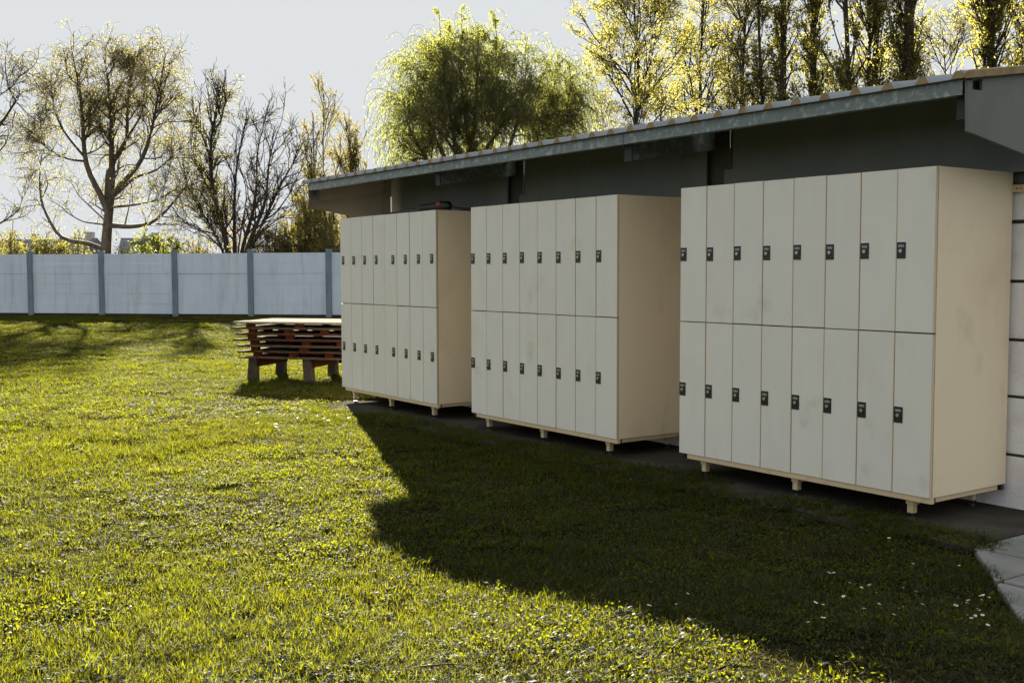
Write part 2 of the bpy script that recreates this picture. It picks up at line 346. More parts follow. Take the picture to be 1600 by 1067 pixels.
# corrugated roof sheet: trapezoid ridges running up the slope
NR = 38; PER = (11.36-3.29)/NR
prof = []
for k in range(NR+1):
    y = 3.285 + k*PER
    prof += [(y-.000, 0.0), (y+.022, 0.038), (y+.060, 0.038), (y+.084, 0.0)]
prof.append((3.285+NR*PER+.15, 0.0))
xa, xb = 5.165, 8.80; nrow = 2
V = []
for x in (xa, xb):
    for (y, z) in prof: V.append((x, y, rz(x)+z+0.004))
npf = len(prof); Fq = [(i, i+1, npf+i+1, npf+i) for i in range(npf-1)]
me = mesh_np("roof_sheet", V, Fq, [M['roof']]); roof = link("roof_sheet", me, shed); roof.matrix_parent_inverse = Matrix.Translation((-6.11, -7.1, -SLAB_Z))
so = roof.modifiers.new("thickness", 'SOLIDIFY'); so.thickness = 0.002; so.offset = 1
cl_me = None
for k in range(NR+1):                         # tan foam filler in every ridge end
    y = 3.285 + k*PER
    if cl_me is None:
        c_ = MB().prism([(0.002, 0.0), (0.023, 0.0365), (0.059, 0.0365), (0.082, 0.0)], 'x', 0.0, 0.03); cl_me = c_.mesh("ridge_closure", M['closure'])
    o = link("ridge_closure", cl_me, shed); o.location = (xa+.001-6.11, y-7.1, rz(xa)+.0035-SLAB_Z)
# barge flashing along the near gable
mb = MB(); h = [(5.16, 3.262), (8.80, 3.262), (8.80, 3.283), (5.16, 3.283)]
mb.hexa([(x, y, rz(x)-.004) for x, y in h] + [(x, y, rz(x)+.036) for x, y in h])
P_(mb, "barge_flashing", M['closure'], 0.003)
# low rear and end walls close the shed behind
for b_ in ((8.45, 8.57, 3.31, 11.32, 0.0, 1.15), (6.33, 8.44, 3.33, 3.43, 0.0, 1.85), (6.33, 8.44, 11.22, 11.315, 0.0, 1.15)):
    P_(MB().box(*b_), "rear_wall", M['block'])
for y in (3.5, 7.1, 11.1): P_(MB().box(8.46, 8.54, y-.04, y+.04, 1.151, rz(8.5)-.08), "post", M['post'])

# ------------------------------------------------------------------ locker banks
DEPTH = 0.737
def lock_parts(door, y, z):
    lp = box("lock_plate", (-0.0035, -0.0005, y-.0285, y+.0285, z-.045, z+.045), M['black'], door, 0.002)
    box("lock_label", (-0.0045, -0.0037, y-.0185, y+.0185, z+.017, z+.031), M['lock_label'], door)
    MB().cyl((-0.0038, y+.002, z-.003), (-0.0085, y+.002, z-.003), 0.0115, 0.0105, 14).build("lock_knob", M['steel'], door)
def door_mesh(w, h):
    e = 0.0045; mb = MB(); t = 0.018
    mb.box(0.0005, t, 0, w, 0, h, 1)
    mb.quad((0, e, .0015), (0, w-e*0.5, .0015), (0, w-e*0.5, h-.0015), (0, e, h-.0015), 0)
    # shallow laminate skin sits 0.5 mm proud of the cream-edged core
    mb.quad((0, e, .0015), (0, e, h-.0015), (.0005, e, h-.0015), (.0005, e, .0015), 0)
    mb.quad((0, w-e*.5, .0015), (.0005, w-e*.5, .0015), (.0005, w-e*.5, h-.0015), (0, w-e*.5, h-.0015), 0)
    return mb.mesh("door", [M['laminate'], M['edging']])
def bank(x, y, ztop, rot, W, label, shifts, seed):
    rd = random.Random(seed)
    root = empty("locker_bank", (x, y, SLAB_Z), rot); tag(root, label, "lockers", "locker banks under the eaves")
    zt = ztop + CAM_Z - SLAB_Z; zb = zt - 1.8; zs = zb + 0.899
    c = MB(); c.box(0.0215, DEPTH, 0.0, 0.018, zb, zt-.001); c.box(0.0215, DEPTH, W-.018, W, zb, zt-.001)
    c.box(0.0215, DEPTH, 0.0181, W-.0181, zt-.02, zt-.0012); c.box(0.0215, DEPTH, 0.0181, W-.0181, zb+.0002, zb+.018)
    c.box(DEPTH-.012, DEPTH-.0005, 0.0181, W-.0181, zb+.0181, zt-.0201); c.box(0.03, DEPTH-.013, 0.0181, W-.0181, zs-.009, zs+.009)
    c.build("carcass", M['cream'], root, 0.0015)
    box("shadow_gap", (0.0195, 0.021, 0.004, W-.004, zb+.004, zt-.004), M['dark_gap'], root)
    wd = W/8.0; g = 0.0016
    hu = zt-.002-(zs+.003); hl = (zs-.003)-zb
    mu = door_mesh(wd-2*g, hu); ml = door_mesh(wd-2*g, hl)
    for k in range(8):
        for (me, z0, zl, hh) in ((mu, zs+.003, zt-.449, hu), (ml, zb, zt-1.359, hl)):
            d = link("door", me, root); d.location = (rd.uniform(-.0015, .0015), k*wd+g, z0+rd.uniform(-.001, .001)); d.rotation_euler = (rd.uniform(-.0012, .0012), 0, rd.uniform(-.005, .005)); add_bevel(d, 0.001, 1)
            lock_parts(d, (wd*shifts[k])-g, zl-z0+rd.uniform(-.002, .002))
    # steel base: rails with black end caps, square feet on adjusters
    box("base_rail", (0.006, 0.036, 0.055, W-.062, zb-.033, zb-.0015), M['frame_steel'], root, 0.002)
    box("base_rail", (DEPTH-.05, DEPTH-.02, 0.055, W-.062, zb-.033, zb-.0015), M['frame_steel'], root, 0.002)
    box("side_rail", (0.05, DEPTH-.06, 0.012, 0.042, zb-.031, zb-.0015), M['frame_steel'], root, 0.002)
    box("side_rail", (0.05, DEPTH-.06, W-.045, W-.015, zb-.031, zb-.0015), M['frame_steel'], root, 0.002)
    mb = MB(); mb.box(0.006, 0.036, -0.002, 0.054, zb-.033, zb-.0015)
    mb.build("base_rail", M['frame_steel'], root, 0.002)
    for (cx, yy) in ((0.037, 0.012), (0.006, W-.061), (DEPTH-.05, 0.010)):
        box("end_cap", (cx, cx+.012 if cx == .037 else cx+.03, yy-.014, yy+.024, zb-.0335, zb-.0012), M['black'], root, 0.002)
    for yy in (0.155, W/2, W-.19):
        for xx in (0.045, DEPTH-.11):
            lg = MB(); lg.box(xx, xx+.038, yy-.019, yy+.019, 0.032, zb-.0335); lg.box(xx-.004, xx+.052, yy-.026, yy+.026, zb-.062, zb-.0335)
            l = lg.build("leg", M['frame_steel'], root, 0.002)
            f = MB(); f.cyl((xx+.019, yy, 0.0318), (xx+.019, yy, 0.008), 0.006, 0.006, 8); f.cyl((xx+.019, yy, 0.0078), (xx+.019, yy, 0.0), 0.018, 0.021, 12); f.box(xx-.001, xx+.039, yy-.02, yy+.02, .026, .0325)
            f.build("adjuster_foot", M['black'], l)
    return root, zt, W
near_locks = [(k*0+0.868) for k in range(8)]
b3, zt3, W3 = bank(5.3488, 3.5569, 0.5575, 0.0, 1.9421, "cream and grey locker bank of sixteen doors nearest the pavers, first from the right", near_locks, 3)
b2, zt2, W2 = bank(5.390, 6.1967, 0.5562, R(-0.72), 1.9774, "cream and grey locker bank of sixteen doors standing between the two other banks", near_locks, 2)
b1, zt1, W1 = bank(5.4347, 8.7814, 0.5639, R(-1.25), 2.0147, "cream and grey locker bank beside the pallet stack with a black tool on top", [0.315]*4+[0.735]*4, 1)
mb = MB(); mb.box(DEPTH-.012, DEPTH+.018, -0.085, -0.001, zt3-.115, zt3-.075)
mb.build("fixing_batten", M['frame_steel'], b3, 0.002)
for dy in (-.055, -.03):
    MB().cyl((DEPTH-.0122, dy, zt3-.095), (DEPTH-.0145, dy, zt3-.095), 0.005, 0.004, 8).build("screw", M['post'], b3)

# black hedge trimmer-like tool lying on the far bank
tz = zt1 + SLAB_Z
A = on_x(597, 334, 5.56); B = on_x(656, 326, 5.66); C_ = on_x(704, 321, 5.74)
tool = empty("garden_tool", (5.66, B[1], tz)); tag(tool, "black handheld garden tool with red patch lying on top of the far lockers", "tool")
def T(mb, name, m, bevel=0): 
    o = mb.build(name, m, tool, bevel); o.matrix_parent_inverse = Matrix.Translation((-5.66, -B[1], -tz)); return o
d = Vector((C_[0]-A[0], C_[1]-A[1], 0)); L = d.length; d.normalize(); n_ = Vector((-d.y, d.x, 0))
def tp(s, o=0.0, z=0.0): q = Vector((A[0], A[1], tz)) + d*(s*L) + n_*o; return (q.x, q.y, tz+z)
mb = MB(); mb.cyl(tp(0.03, 0, .014), tp(0.56, 0, .034), 0.010, 0.024, 10); T(mb, "shaft", M['black'])
mb = MB(); mb.cyl(tp(0.0, 0, .05), tp(0.015, 0, .022), 0.006, 0.007, 8); mb.cyl(tp(0.015, 0, .022), tp(0.04, 0, .014), 0.007, 0.009, 8); T(mb, "hook", M['black'])
mb = MB()
for s0, s1, r0, r1, z0, z1 in ((.55, .60, .026, .040, .034, .046), (.60, .72, .040, .036, .046, .052), (.72, .86, .036, .052, .052, .058), (.86, .97, .052, .046, .058, .056), (.97, 1.0, .046, .022, .056, .05)):
    mb.cyl(tp(s0, 0, z0), tp(s1, 0, z1), r0, r1, 14)
T(mb, "handle", M['black'])
M['red'] = surf("red_plastic", (0.42, 0.035, 0.02), [], 0.4)
p = Vector(tp(.86, 0.0, .062)); v = Vector((-1, -.6, .35)).normalized()
mb = MB(); mb.cyl(tuple(p+v*.040), tuple(p+v*.056), 0.028, 0.022, 12); T(mb, "red_button", M['red'])
mb = MB(); mb.cyl(tp(.565, .03, .014), tp(.605, .035, .016), 0.016, 0.018, 12); T(mb, "pale_cap", M['lock_label'])
mb = MB(); mb.cyl(tp(.99, 0, .05), tp(1.10, -.02, .035), 0.008, 0.008, 8); mb.cyl(tp(1.10, -.02, .035), tp(1.3, -.03, .012), 0.008, 0.008, 8); T(mb, "cord", M['black'])
M['brown_cloth'] = surf("brown_canvas", (0.05, 0.03, 0.022), [((0.02, 0.015, 0.012), 0.6, 20, None, 0.4, 0.6)], 0.9)
q = on_x(722, 329, 5.80)
cloth = bpy.data.objects.new("folded_cloth", None)
cv = []; nu, nv = 14, 8
for i in range(nu):
    for j in range(nv):
        u, w = i/(nu-1)-.5, j/(nv-1)-.5
        hh = 0.022*max(0.0, 1-(2*abs(u))**3)*max(0.0, 1-(2*abs(w))**3)*(1+.35*math.sin(9*u+4*w)) + .001
        cv.append((u*.16, w*.34, hh))
cf = [(i*nv+j, (i+1)*nv+j, (i+1)*nv+j+1, i*nv+j+1) for i in range(nu-1) for j in range(nv-1)]
cloth = link("folded_cloth", mesh_np("folded_cloth", cv, cf, [M['brown_cloth']], smooth=True)); cloth.location = (5.86, q[1]+.02, tz+.001)
so = cloth.modifiers.new("thickness", 'SOLIDIFY'); so.thickness = 0.0008
tag(cloth, "dark brown folded cloth beside the black tool on top of the far lockers", "cloth")

# ------------------------------------------------------------------ pallets on their base
PO = np.array([5.50, 13.72]); pa = np.array([0.63, -0.777]); pa /= np.hypot(*pa); prz = math.atan2(pa[1], pa[0])
gz0 = float(ground_h(5.9, 13.4)) + 0.0
rq = random.Random(11)
base = empty("trestle", (PO[0], PO[1], gz0), prz)
tag(base, "low trestle of mossy blocks and slanting boards carrying the pallet stack", "trestle")
for u in (0.10, 0.86, 1.55):
    for v in (0.05, 0.82):
        w = 0.105; lean = rq.uniform(-.03, .03)-.02*(u < .5); q = 0.115
        mb = MB(); mb.hexa([(u+lean-.01, v, -.05), (u+lean+w+.01, v, -.05), (u+lean+w+.01, v+q, -.05), (u+lean-.01, v+q, -.05), (u, v, .305), (u+w, v, .305), (u+w, v+q, .305), (u, v+q, .305)])
        mb.build("support_block", M['old_block'], base, 0.006)
for u0, z0, u1, z1, v in ((.215, .295, .62, .215, .10), (.985, .295, 1.30, .20, .10), (1.0, .29, 1.5, .28, .86)):
    mb = MB(); mb.hexa([(u0, v, z0-.10*(z0 > z1)-.0), (u1, v, z1+.055), (u1, v+.03, z1+.055), (u0, v+.03, z0-.10), (u0, v, z0), (u1, v, .300), (u1, v+.03, .300), (u0, v+.03, z0)])
    mb.build("brace", M['red_wood'], base, 0.002)
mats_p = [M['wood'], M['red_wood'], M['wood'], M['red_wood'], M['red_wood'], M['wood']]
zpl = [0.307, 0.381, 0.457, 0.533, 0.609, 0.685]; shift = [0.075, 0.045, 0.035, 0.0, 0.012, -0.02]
labels = ["lowest wooden pallet of the stack, resting on the mossy blocks", "middle wooden pallet of the stack beside the far lockers", "upper wooden pallet of the stack, under the bleached board top"]
for ip in range(3):
    z0 = gz0 + zpl[2*ip]; pr = empty("pallet", (PO[0], PO[1], z0), prz); tag(pr, labels[ip], "pallet", "pallets stacked behind the far lockers")
    for j in range(2):
        zl = zpl[2*ip+j]-zpl[2*ip]; sh = shift[2*ip+j]; m_ = mats_p[2*ip+j]
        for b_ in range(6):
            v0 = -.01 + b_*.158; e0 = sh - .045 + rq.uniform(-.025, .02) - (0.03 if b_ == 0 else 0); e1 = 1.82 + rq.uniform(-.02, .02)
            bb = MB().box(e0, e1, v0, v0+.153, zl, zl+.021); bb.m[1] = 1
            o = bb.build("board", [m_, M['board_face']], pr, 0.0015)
        hgt = zpl[1]-zpl[0] if j == 0 else 0.0
        if j == 0:
            for u in (sh+.115, sh+.62+.22*(ip % 2), sh+1.12+.2*(ip % 2), sh+1.62):
                for v in (0.012, .42, .83):
                    box("spacer_block", (u, u+.085, v, v+.10, zl+.0215, zl+hgt-.0005), M['red_wood'], pr, 0.002)
    # runners between this pallet and the one above
    for u in (shift[2*ip+1]+.115, shift[2*ip+1]+.80-.15*(ip % 2), shift[2*ip+1]+1.62):
        zt_ = (zpl[2*ip+2] if ip < 2 else 0.761) - zpl[2*ip]
        for v in (0.012, .83):
            box("spacer_block", (u, u+.085, v, v+.10, zpl[1]-zpl[0]+.0215, zt_-.0005), M['red_wood'], pr, 0.002)
top = empty("board_top", (PO[0], PO[1], gz0+.761), prz); tag(top, "bleached plank top sunlit on the pallet stack beside the far lockers", "tabletop")
for b_ in range(6):
    v0 = -.02 + b_*.172
    MB().box(-.055+rq.uniform(-.03, .02), 1.86, v0, v0+.168, 0.0, 0.022).build("plank", M['pale_wood'], top, 0.0015)

# ------------------------------------------------------------------ concrete fence
fwh = np.array([math.sin(YAW), math.cos(YAW)]); rth = np.array([math.cos(YAW), -math.sin(YAW)])
FD, FA = 36.6, R(-12)
L0 = (50-800)/F_PX*FD; kk = (515-800)/F_PX; FS = (kk*FD-L0)/(4*(math.cos(FA)-kk*math.sin(FA)))
f0 = fwh*FD + rth*L0; fd = fwh*math.sin(FA) + rth*math.cos(FA); frz = math.atan2(fd[1], fd[0])
fence = empty("concrete_fence", (f0[0], f0[1], 0), frz)
tag(fence, "pale blue-white concrete plank fence with grey posts at the far edge of the lawn", "fence")
pm = MB().box(-.09, .09, -.09, .07, -.3, 2.105).mesh("post", M['fence_post'])
rf = random.Random(5)
plank_me = []
for i in range(6):
    x0, x1 = .045, FS-.045; z0 = .085+i*.3195; z1 = z0+.3185
    plank_me.append(MB().box(x0, x1, -.025, .025, z0, z1).mesh("plank", M['fence']))
base_me = MB().box(.09, FS-.09, -.005, .03, -.3, .085).mesh("sun_stop_board", M['old_block'])  # added dark board, keeps sun from leaking under the planks
for i in range(-3, 14):
    o = link("post", pm, fence, (i*FS, 0, rf.uniform(-.012, .012))); add_bevel(o, 0.012); o.rotation_euler = (rf.uniform(-.006, .006), rf.uniform(-.006, .006), 0)
    if i == 13: break
    link("sun_stop_board", base_me, fence, (i*FS, 0, 0))
    for k in range(6):
        o = link("plank", plank_me[k], fence, (i*FS, rf.uniform(-.006, .006), 0)); add_bevel(o, 0.003, 1); o.rotation_euler = (rf.uniform(-.004, .004), rf.uniform(-.0012, .0012), 0)

# ------------------------------------------------------------------ far houses seen over the fence
M['render_wall'] = surf("pale_house_render", (0.50, 0.47, 0.43), [((0.40, 0.37, 0.33), 0.5, 1.0, None, 0.4, 0.7)], 0.9)
M['slate'] = surf("blue_grey_slate", (0.15, 0.17, 0.21), [((0.10, 0.11, 0.14), 0.6, 3, (1, 1, 4), 0.4, 0.6)], 0.7)
M['glass'] = surf("dark_window_glass", (0.03, 0.035, 0.04), [], 0.1)
def house(px, py_ridge, depth, w, dp, label, seed):
    q = at(px, py_ridge, depth); zr = q[2]; rzr = math.atan2(rth[1], rth[0]) + seed*.12
    r = empty("house", (q[0], q[1], 0), rzr); tag(r, label, "house", "houses beyond the fence")
    ze = zr-1.5
    MB().box(-w/2, w/2, -dp/2, dp/2, -.3, ze).build("wall", M['render_wall'], r)
    rf_ = MB().prism([(-dp/2-.3, ze+.005), (dp/2+.3, ze+.005), (0, zr)], 'x', -w/2-.25, w/2+.25).build("roof", M['slate'], r)
    MB().box(w*.28, w*.28+.5, -.3, .3, zr-.5, zr+.45).build("chimney", M['render_wall'], rf_)
    for k in range(3):
        x = -w/2 + w*(k+.5)/3 - .5
        f = box("window", (x, x+1.0, -dp/2-.05, -dp/2-.001, ze-1.35, ze-.25), M['lock_label'], r)
        box("pane", (x+.07, x+.93, -dp/2-.058, -dp/2-.051, ze-1.28, ze-.32), M['glass'], f)
house(30, 374, 92, 3.6, 5, "small far house with slate roof at the left edge behind the yellow shrubs", 1)
house(122, 372, 86, 2.6, 5, "far house with slate roof left of the big leaning trunk", -1)
house(222, 372, 96, 3.0, 5, "far house with slate roof right of the big leaning trunk", 2)

# ------------------------------------------------------------------ trees
def norm(a): return a/np.maximum(np.linalg.norm(a, axis=-1, keepdims=True), 1e-9)
def resample(P, n):
    P = np.asarray(P, float); d = np.r_[0, np.cumsum(np.linalg.norm(np.diff(P, axis=0), axis=1))]
    t = np.linspace(0, d[-1], n)
    # light smoothing through the control points
    Q = np.stack([np.interp(t, d, P[:, i]) for i in range(3)], 1)
    K = Q.copy(); K[1:-1] = .25*Q[:-2]+.5*Q[1:-1]+.25*Q[2:]
    return K
def spawn(rg, PP, RR, count, t0, t1, ang, lens, nseg, wander, grav, r0f, r1, up=0.0, rcap=9, taper_len=0.4):
    Nn, n, _ = PP.shape; ln = np.linalg.norm(np.diff(PP, axis=1), axis=2).sum(1)
    idx = rg.choice(Nn, count, p=ln/ln.sum()); t = rg.uniform(t0, t1, count); f = np.minimum(t*(n-1), n-1.001); i = f.astype(int); fr = (f-i)[:, None]
    s = PP[idx, i]*(1-fr)+PP[idx, i+1]*fr; tan = norm(PP[idx, i+1]-PP[idx, i])
    rv = rg.normal(size=(count, 3)); rv -= (rv*tan).sum(1, keepdims=True)*tan; rv = norm(rv)
    a = rg.uniform(ang[0], ang[1], count)[:, None]*math.pi/180
    d = norm(np.cos(a)*tan+np.sin(a)*rv+np.array([0, 0, up])); L = rg.uniform(lens[0], lens[1], count)*(1-taper_len*t)
    P = np.zeros((count, nseg+1, 3)); P[:, 0] = s
    for k in range(nseg):
        d = norm(d+wander*rg.normal(size=(count, 3))+np.array([0, 0, 1.0])*grav*(k+1)/nseg)
        P[:, k+1] = P[:, k]+d*(L/nseg)[:, None]
    rs = np.minimum(RR[idx, i]*r0f, rcap)[:, None]; tt = np.linspace(0, 1, nseg+1)[None]
    return P, np.maximum(rs*(1-tt)+r1*tt, r1)
def tubes(P, Rr, k):
    Nn, n, _ = P.shape; T = norm(np.gradient(P, axis=1)); ref = np.where(np.abs(T[..., 2:3]) > .9, np.array([1.0, 0, 0]), np.array([0, 0, 1.0]))
    a = norm(np.cross(T, ref)); b = np.cross(T, a); th = np.linspace(0, 2*math.pi, k, endpoint=False)
    ring = P[:, :, None]+(a[:, :, None]*np.cos(th)[:, None]+b[:, :, None]*np.sin(th)[:, None])*Rr[:, :, None, None]
    V = ring.reshape(-1, 3)
    i, j, q = np.meshgrid(np.arange(Nn), np.arange(n-1), np.arange(k), indexing='ij'); b0 = (i*n+j)*k; q2 = (q+1) % k
    return V, np.stack([b0+q, b0+q2, b0+k+q2, b0+k+q], -1).reshape(-1, 4)
def join(parts):
    Vs, Fs, o = [], [], 0
    for V, Fq in parts: Vs.append(V); Fs.append(Fq+o); o += len(V)
    return np.concatenate(Vs), np.concatenate(Fs)
def leaf_quads(rg, P, count, size, ratio, t0=0.1, spread=0.03, droop=0.3, face=None):
    Nn, n, _ = P.shape; idx = rg.integers(0, Nn, count); f = np.minimum(rg.uniform(t0, 1, count)*(n-1), n-1.001); i = f.astype(int); fr = (f-i)[:, None]
    p = P[idx, i]*(1-fr)+P[idx, i+1]*fr+rg.normal(size=(count, 3))*spread
    d = norm(rg.normal(size=(count, 3))+np.array([0, 0, -1.0])*droop*2); sd = rg.normal(size=(count, 3)); sd = norm(np.cross(d, sd))
    s = rg.uniform(size[0], size[1], count)[:, None]; w = s*ratio*.5
    V = np.stack([p, p+d*s*.45+sd*w, p+d*s, p+d*s*.45-sd*w], 1).reshape(-1, 3)
    return V, np.arange(count*4).reshape(-1, 4)
def px_limbs(specs, depth, rg, n=14, spread=1.0):
    """specs: (points in the photo, start radius, end radius, depth offset of the tip)"""
    PP, RR = [], []
    for pts, ra, rb, dz in specs:
        m_ = len(pts); Q = []
        for k, p in enumerate(pts):
            t = k/(m_-1); z_ = p[2] if len(p) > 2 else dz*t*spread
            Q.append(at(p[0], p[1], depth+z_))
        PP.append(resample(Q, n)); RR.append(np.linspace(ra*.72, rb*.6, n))
    return np.array(PP), np.array(RR)
def finish_tree(name, label, cat, basept, wood, leaves, bark, leafm, group, twigm=None):
    r = empty(name, tuple(basept)); tag(r, label, cat, group); inv = Matrix.Translation(-Vector(basept))
    big = [tubes(P, Rr, k) for P, Rr, k in wood if k > 3]; small = [tubes(P, Rr, k) for P, Rr, k in wood if k <= 3]
    if big:
        V, Fq = join(big); o = link("trunk", mesh_np("trunk", V, Fq, [bark], smooth=True), r); o.matrix_parent_inverse = inv; tag(o, kind="stuff")
    if small:
        V, Fq = join(small); o = link("twigs", mesh_np("twigs", V, Fq, [twigm or bark], smooth=True), r); o.matrix_parent_inverse = inv; tag(o, kind="stuff")
    if leaves:
        V, Fq = join(leaves); o = link("crown", mesh_np("crown", V, Fq, [leafm]), r); o.matrix_parent_inverse = inv; tag(o, kind="stuff")
    return r
GT = "trees beyond the fence and the shed"
L_birch = leafy("birch_leaf", (0.095, 0.080, 0.022), (0.13, 0.11, 0.028), (0.34, 0.32, 0.10), 0.5, 0.6)
L_willow = leafy("willow_leaf", (0.055, 0.070, 0.016), (0.085, 0.090, 0.020), (0.29, 0.315, 0.06), 0.5, 0.7)
L_green = leafy("spring_leaf", (0.075, 0.080, 0.012), (0.12, 0.105, 0.014), (0.40, 0.38, 0.07), 0.5, 0.64)
L_poplar = leafy("poplar_leaf", (0.060, 0.065, 0.010), (0.11, 0.10, 0.013), (0.42, 0.39, 0.06), 0.5, 0.66)
L_shrub = leafy("shrub_leaf", (0.075, 0.080, 0.020), (0.11, 0.10, 0.025), (0.32, 0.27, 0.05), 0.45, 0.5)
L_dark = leafy("evergreen_leaf", (0.020, 0.028, 0.012), (0.035, 0.042, 0.016), (0.06, 0.06, 0.02), 0.5, 0.3)

# big old birch-like tree, its limbs as they run in the photograph
rg = np.random.default_rng(3); D1 = 42.0
def gpt(px, d): q = at(px, 424, d); return np.array([q[0], q[1], float(ground_h(q[0], q[1]))])
g0 = 478
specs = [([(163, g0), (165, 395), (168, 350), (173, 310), (176, 270), (174, 230), (175, 180), (171, 150), (168, 115), (162, 88)], .36, .02, .3),
 ([(171, 338), (158, 305), (138, 270), (132, 245), (130, 200), (125, 140), (112, 80)], .19, .03, -1.0),
 ([(134, 252), (110, 250), (85, 240), (65, 225), (50, 200)], .07, .02, -1.6), ([(132, 245), (112, 222), (96, 200), (84, 170), (80, 130)], .08, .02, .8),
 ([(168, 318), (168, 285), (172, 250), (190, 240), (200, 215), (198, 190), (203, 140), (212, 80)], .17, .03, 1.2),
 ([(174, 304), (200, 277), (218, 258), (232, 225), (240, 190), (249, 140), (258, 90)], .15, .025, -1.5), ([(174, 310), (212, 276), (243, 268), (263, 250), (285, 235)], .10, .02, 1.6),
 ([(173, 324), (205, 321), (230, 317), (250, 310), (262, 303)], .08, .02, -2.0), ([(169, 352), (205, 355), (235, 350), (255, 335), (272, 315), (287, 298), (300, 270)], .14, .02, -1.4),
 ([(244, 350), (270, 351), (300, 350), (312, 353)], .05, .015, -1.9), ([(166, 392), (140, 380), (110, 377), (92, 372), (80, 350), (67, 325), (62, 300), (62, 265), (66, 240)], .13, .02, -1.2),
 ([(63, 315), (75, 290), (72, 275), (68, 262)], .04, .012, -1.0), ([(170, 352), (130, 347), (108, 335), (92, 320), (75, 312)], .05, .012, -2.2), ([(170, 350), (140, 322), (122, 305), (112, 285), (95, 275)], .05, .012, 1.5),
 ([(195, 352), (202, 322), (205, 290)], .04, .012, .6), ([(171, 336), (145, 318), (140, 316)], .05, .03, .6), ([(175, 225), (160, 200), (142, 185), (120, 150)], .06, .02, 1.5), ([(178, 250), (192, 225), (222, 180), (228, 120), (222, 70)], .08, .02, 2.0)]
P0, R0 = px_limbs(specs, D1, rg, 16)
P1, R1 = spawn(rg, P0[:8], R0[:8], 130, .45, 1, (25, 70), (1.0, 2.4), 7, .16, .05, .5, .010, .35, .05)
P1b, R1b = spawn(rg, P0, R0, 90, .3, 1, (30, 80), (.5, 1.4), 6, .2, .0, .45, .009, .15, .035)
PA = np.concatenate([P1[:, :7], P1b]); RA = np.concatenate([R1[:, :7], R1b])
P2, R2 = spawn(rg, PA, RA, 1150, .15, 1, (25, 65), (.5, 1.3), 6, .16, -.05, .55, .007, .2, .02)
P3, R3 = spawn(rg, np.concatenate([P2, PA]), np.concatenate([R2, RA]), 5600, .25, 1, (20, 70), (.35, 1.1), 5, .14, -.55, .6, .004, 0, .0065)
lv = [leaf_quads(rg, P3, 27000, (.05, .09), .42, .1, .03, .7)]
finish_tree("birch_tree", "old spreading birch with thin yellow leaves and low bending limbs left of the bare tree", "tree", gpt(163, D1), [(P0, R0, 8), (P1, R1, 4), (P1b, R1b, 4), (P2, R2, 3), (P3, R3, 3)], lv, M['bark'], L_birch, GT, M['twig'])

# bare many-stemmed tree
rg = np.random.default_rng(8); D2 = 43.0
specs = [([(362, g0), (358, 390), (343, 340), (331, 290), (327, 240), (333, 200), (338, 165), (345, 135)], .20, .02, -.6), ([(366, g0), (366, 390), (366, 330), (368, 270), (372, 240), (383, 205), (386, 170)], .13, .015, .8),
 ([(370, g0), (376, 392), (392, 345), (400, 310), (402, 260), (399, 240), (408, 215), (415, 180)], .14, .015, 1.4), ([(374, g0), (382, 394), (404, 345), (418, 310), (418, 260), (425, 230), (440, 190)], .16, .015, -1.2),
 ([(376, g0), (388, 394), (415, 340), (440, 285), (462, 250), (476, 215)], .15, .02, 1.0), ([(360, g0), (352, 394), (330, 372), (305, 352), (285, 347), (268, 343)], .08, .012, -1.0), ([(360, g0), (350, 392), (325, 345), (303, 312), (292, 285), (283, 262)], .10, .012, .6),
 ([(362, g0), (354, 392), (345, 350), (338, 320), (320, 285), (305, 255), (295, 215)], .09, .012, 1.4), ([(368, g0), (372, 390), (380, 340), (388, 300), (375, 260), (365, 235)], .07, .01, -1.4),
 ([(384, 390), (405, 365), (430, 345), (455, 330), (470, 310)], .07, .01, -.7), ([(410, 345), (430, 335), (455, 300), (468, 268)], .06, .01, -1.6), ([(327, 245), (318, 215), (305, 190), (300, 160)], .07, .015, .3), ([(331, 210), (345, 190), (352, 160), (362, 140)], .07, .015, -.8)]
P0, R0 = px_limbs(specs, D2, rg, 14)
P1, R1 = spawn(rg, P0, R0, 190, .30, 1, (20, 55), (.9, 2.2), 7, .12, .08, .55, .012, .15, .05)
P2, R2 = spawn(rg, P1, R1, 650, .1, 1, (20, 50), (.4, 1.1), 6, .13, .08, .6, .009, .1, .022)
P3, R3 = spawn(rg, np.concatenate([P2[:, :7], P1[:, :7]]), np.concatenate([R2[:, :7], R1[:, :7]]), 1900, .2, 1, (20, 55), (.25, .6), 4, .14, .05, .6, .007, .1, .011)
PL = P0[[0, 6, 7, 11, 12]]; RL = R0[[0, 6, 7, 11, 12]]
PT, RT_ = spawn(rg, PL, RL, 330, .35, 1, (20, 60), (.5, 1.4), 6, .15, .02, .5, .007, .1, .02)
PU, RU = spawn(rg, PT, RT_, 1300, .2, 1, (20, 60), (.25, .7), 4, .15, -.3, .6, .006, .0, .010)
P3 = np.concatenate([P3, PU]); R3 = np.concatenate([R3, RU]); P2 = np.concatenate([P2, PT]); R2 = np.concatenate([R2, RT_])
lv = [leaf_quads(rg, P3[:500], 1200, (.05, .08), .5, .1, .03, .6), leaf_quads(rg, PU, 6500, (.05, .09), .45, .1, .03, .7)]
finish_tree("bare_tree", "dark bare tree with many stems fanning out just above the fence", "tree", gpt(366, D2), [(P0, R0, 7), (P1, R1, 4), (P2, R2, 3), (P3, R3, 3)], lv, M['bark_dark'], L_birch, GT, M['bark_dark'])

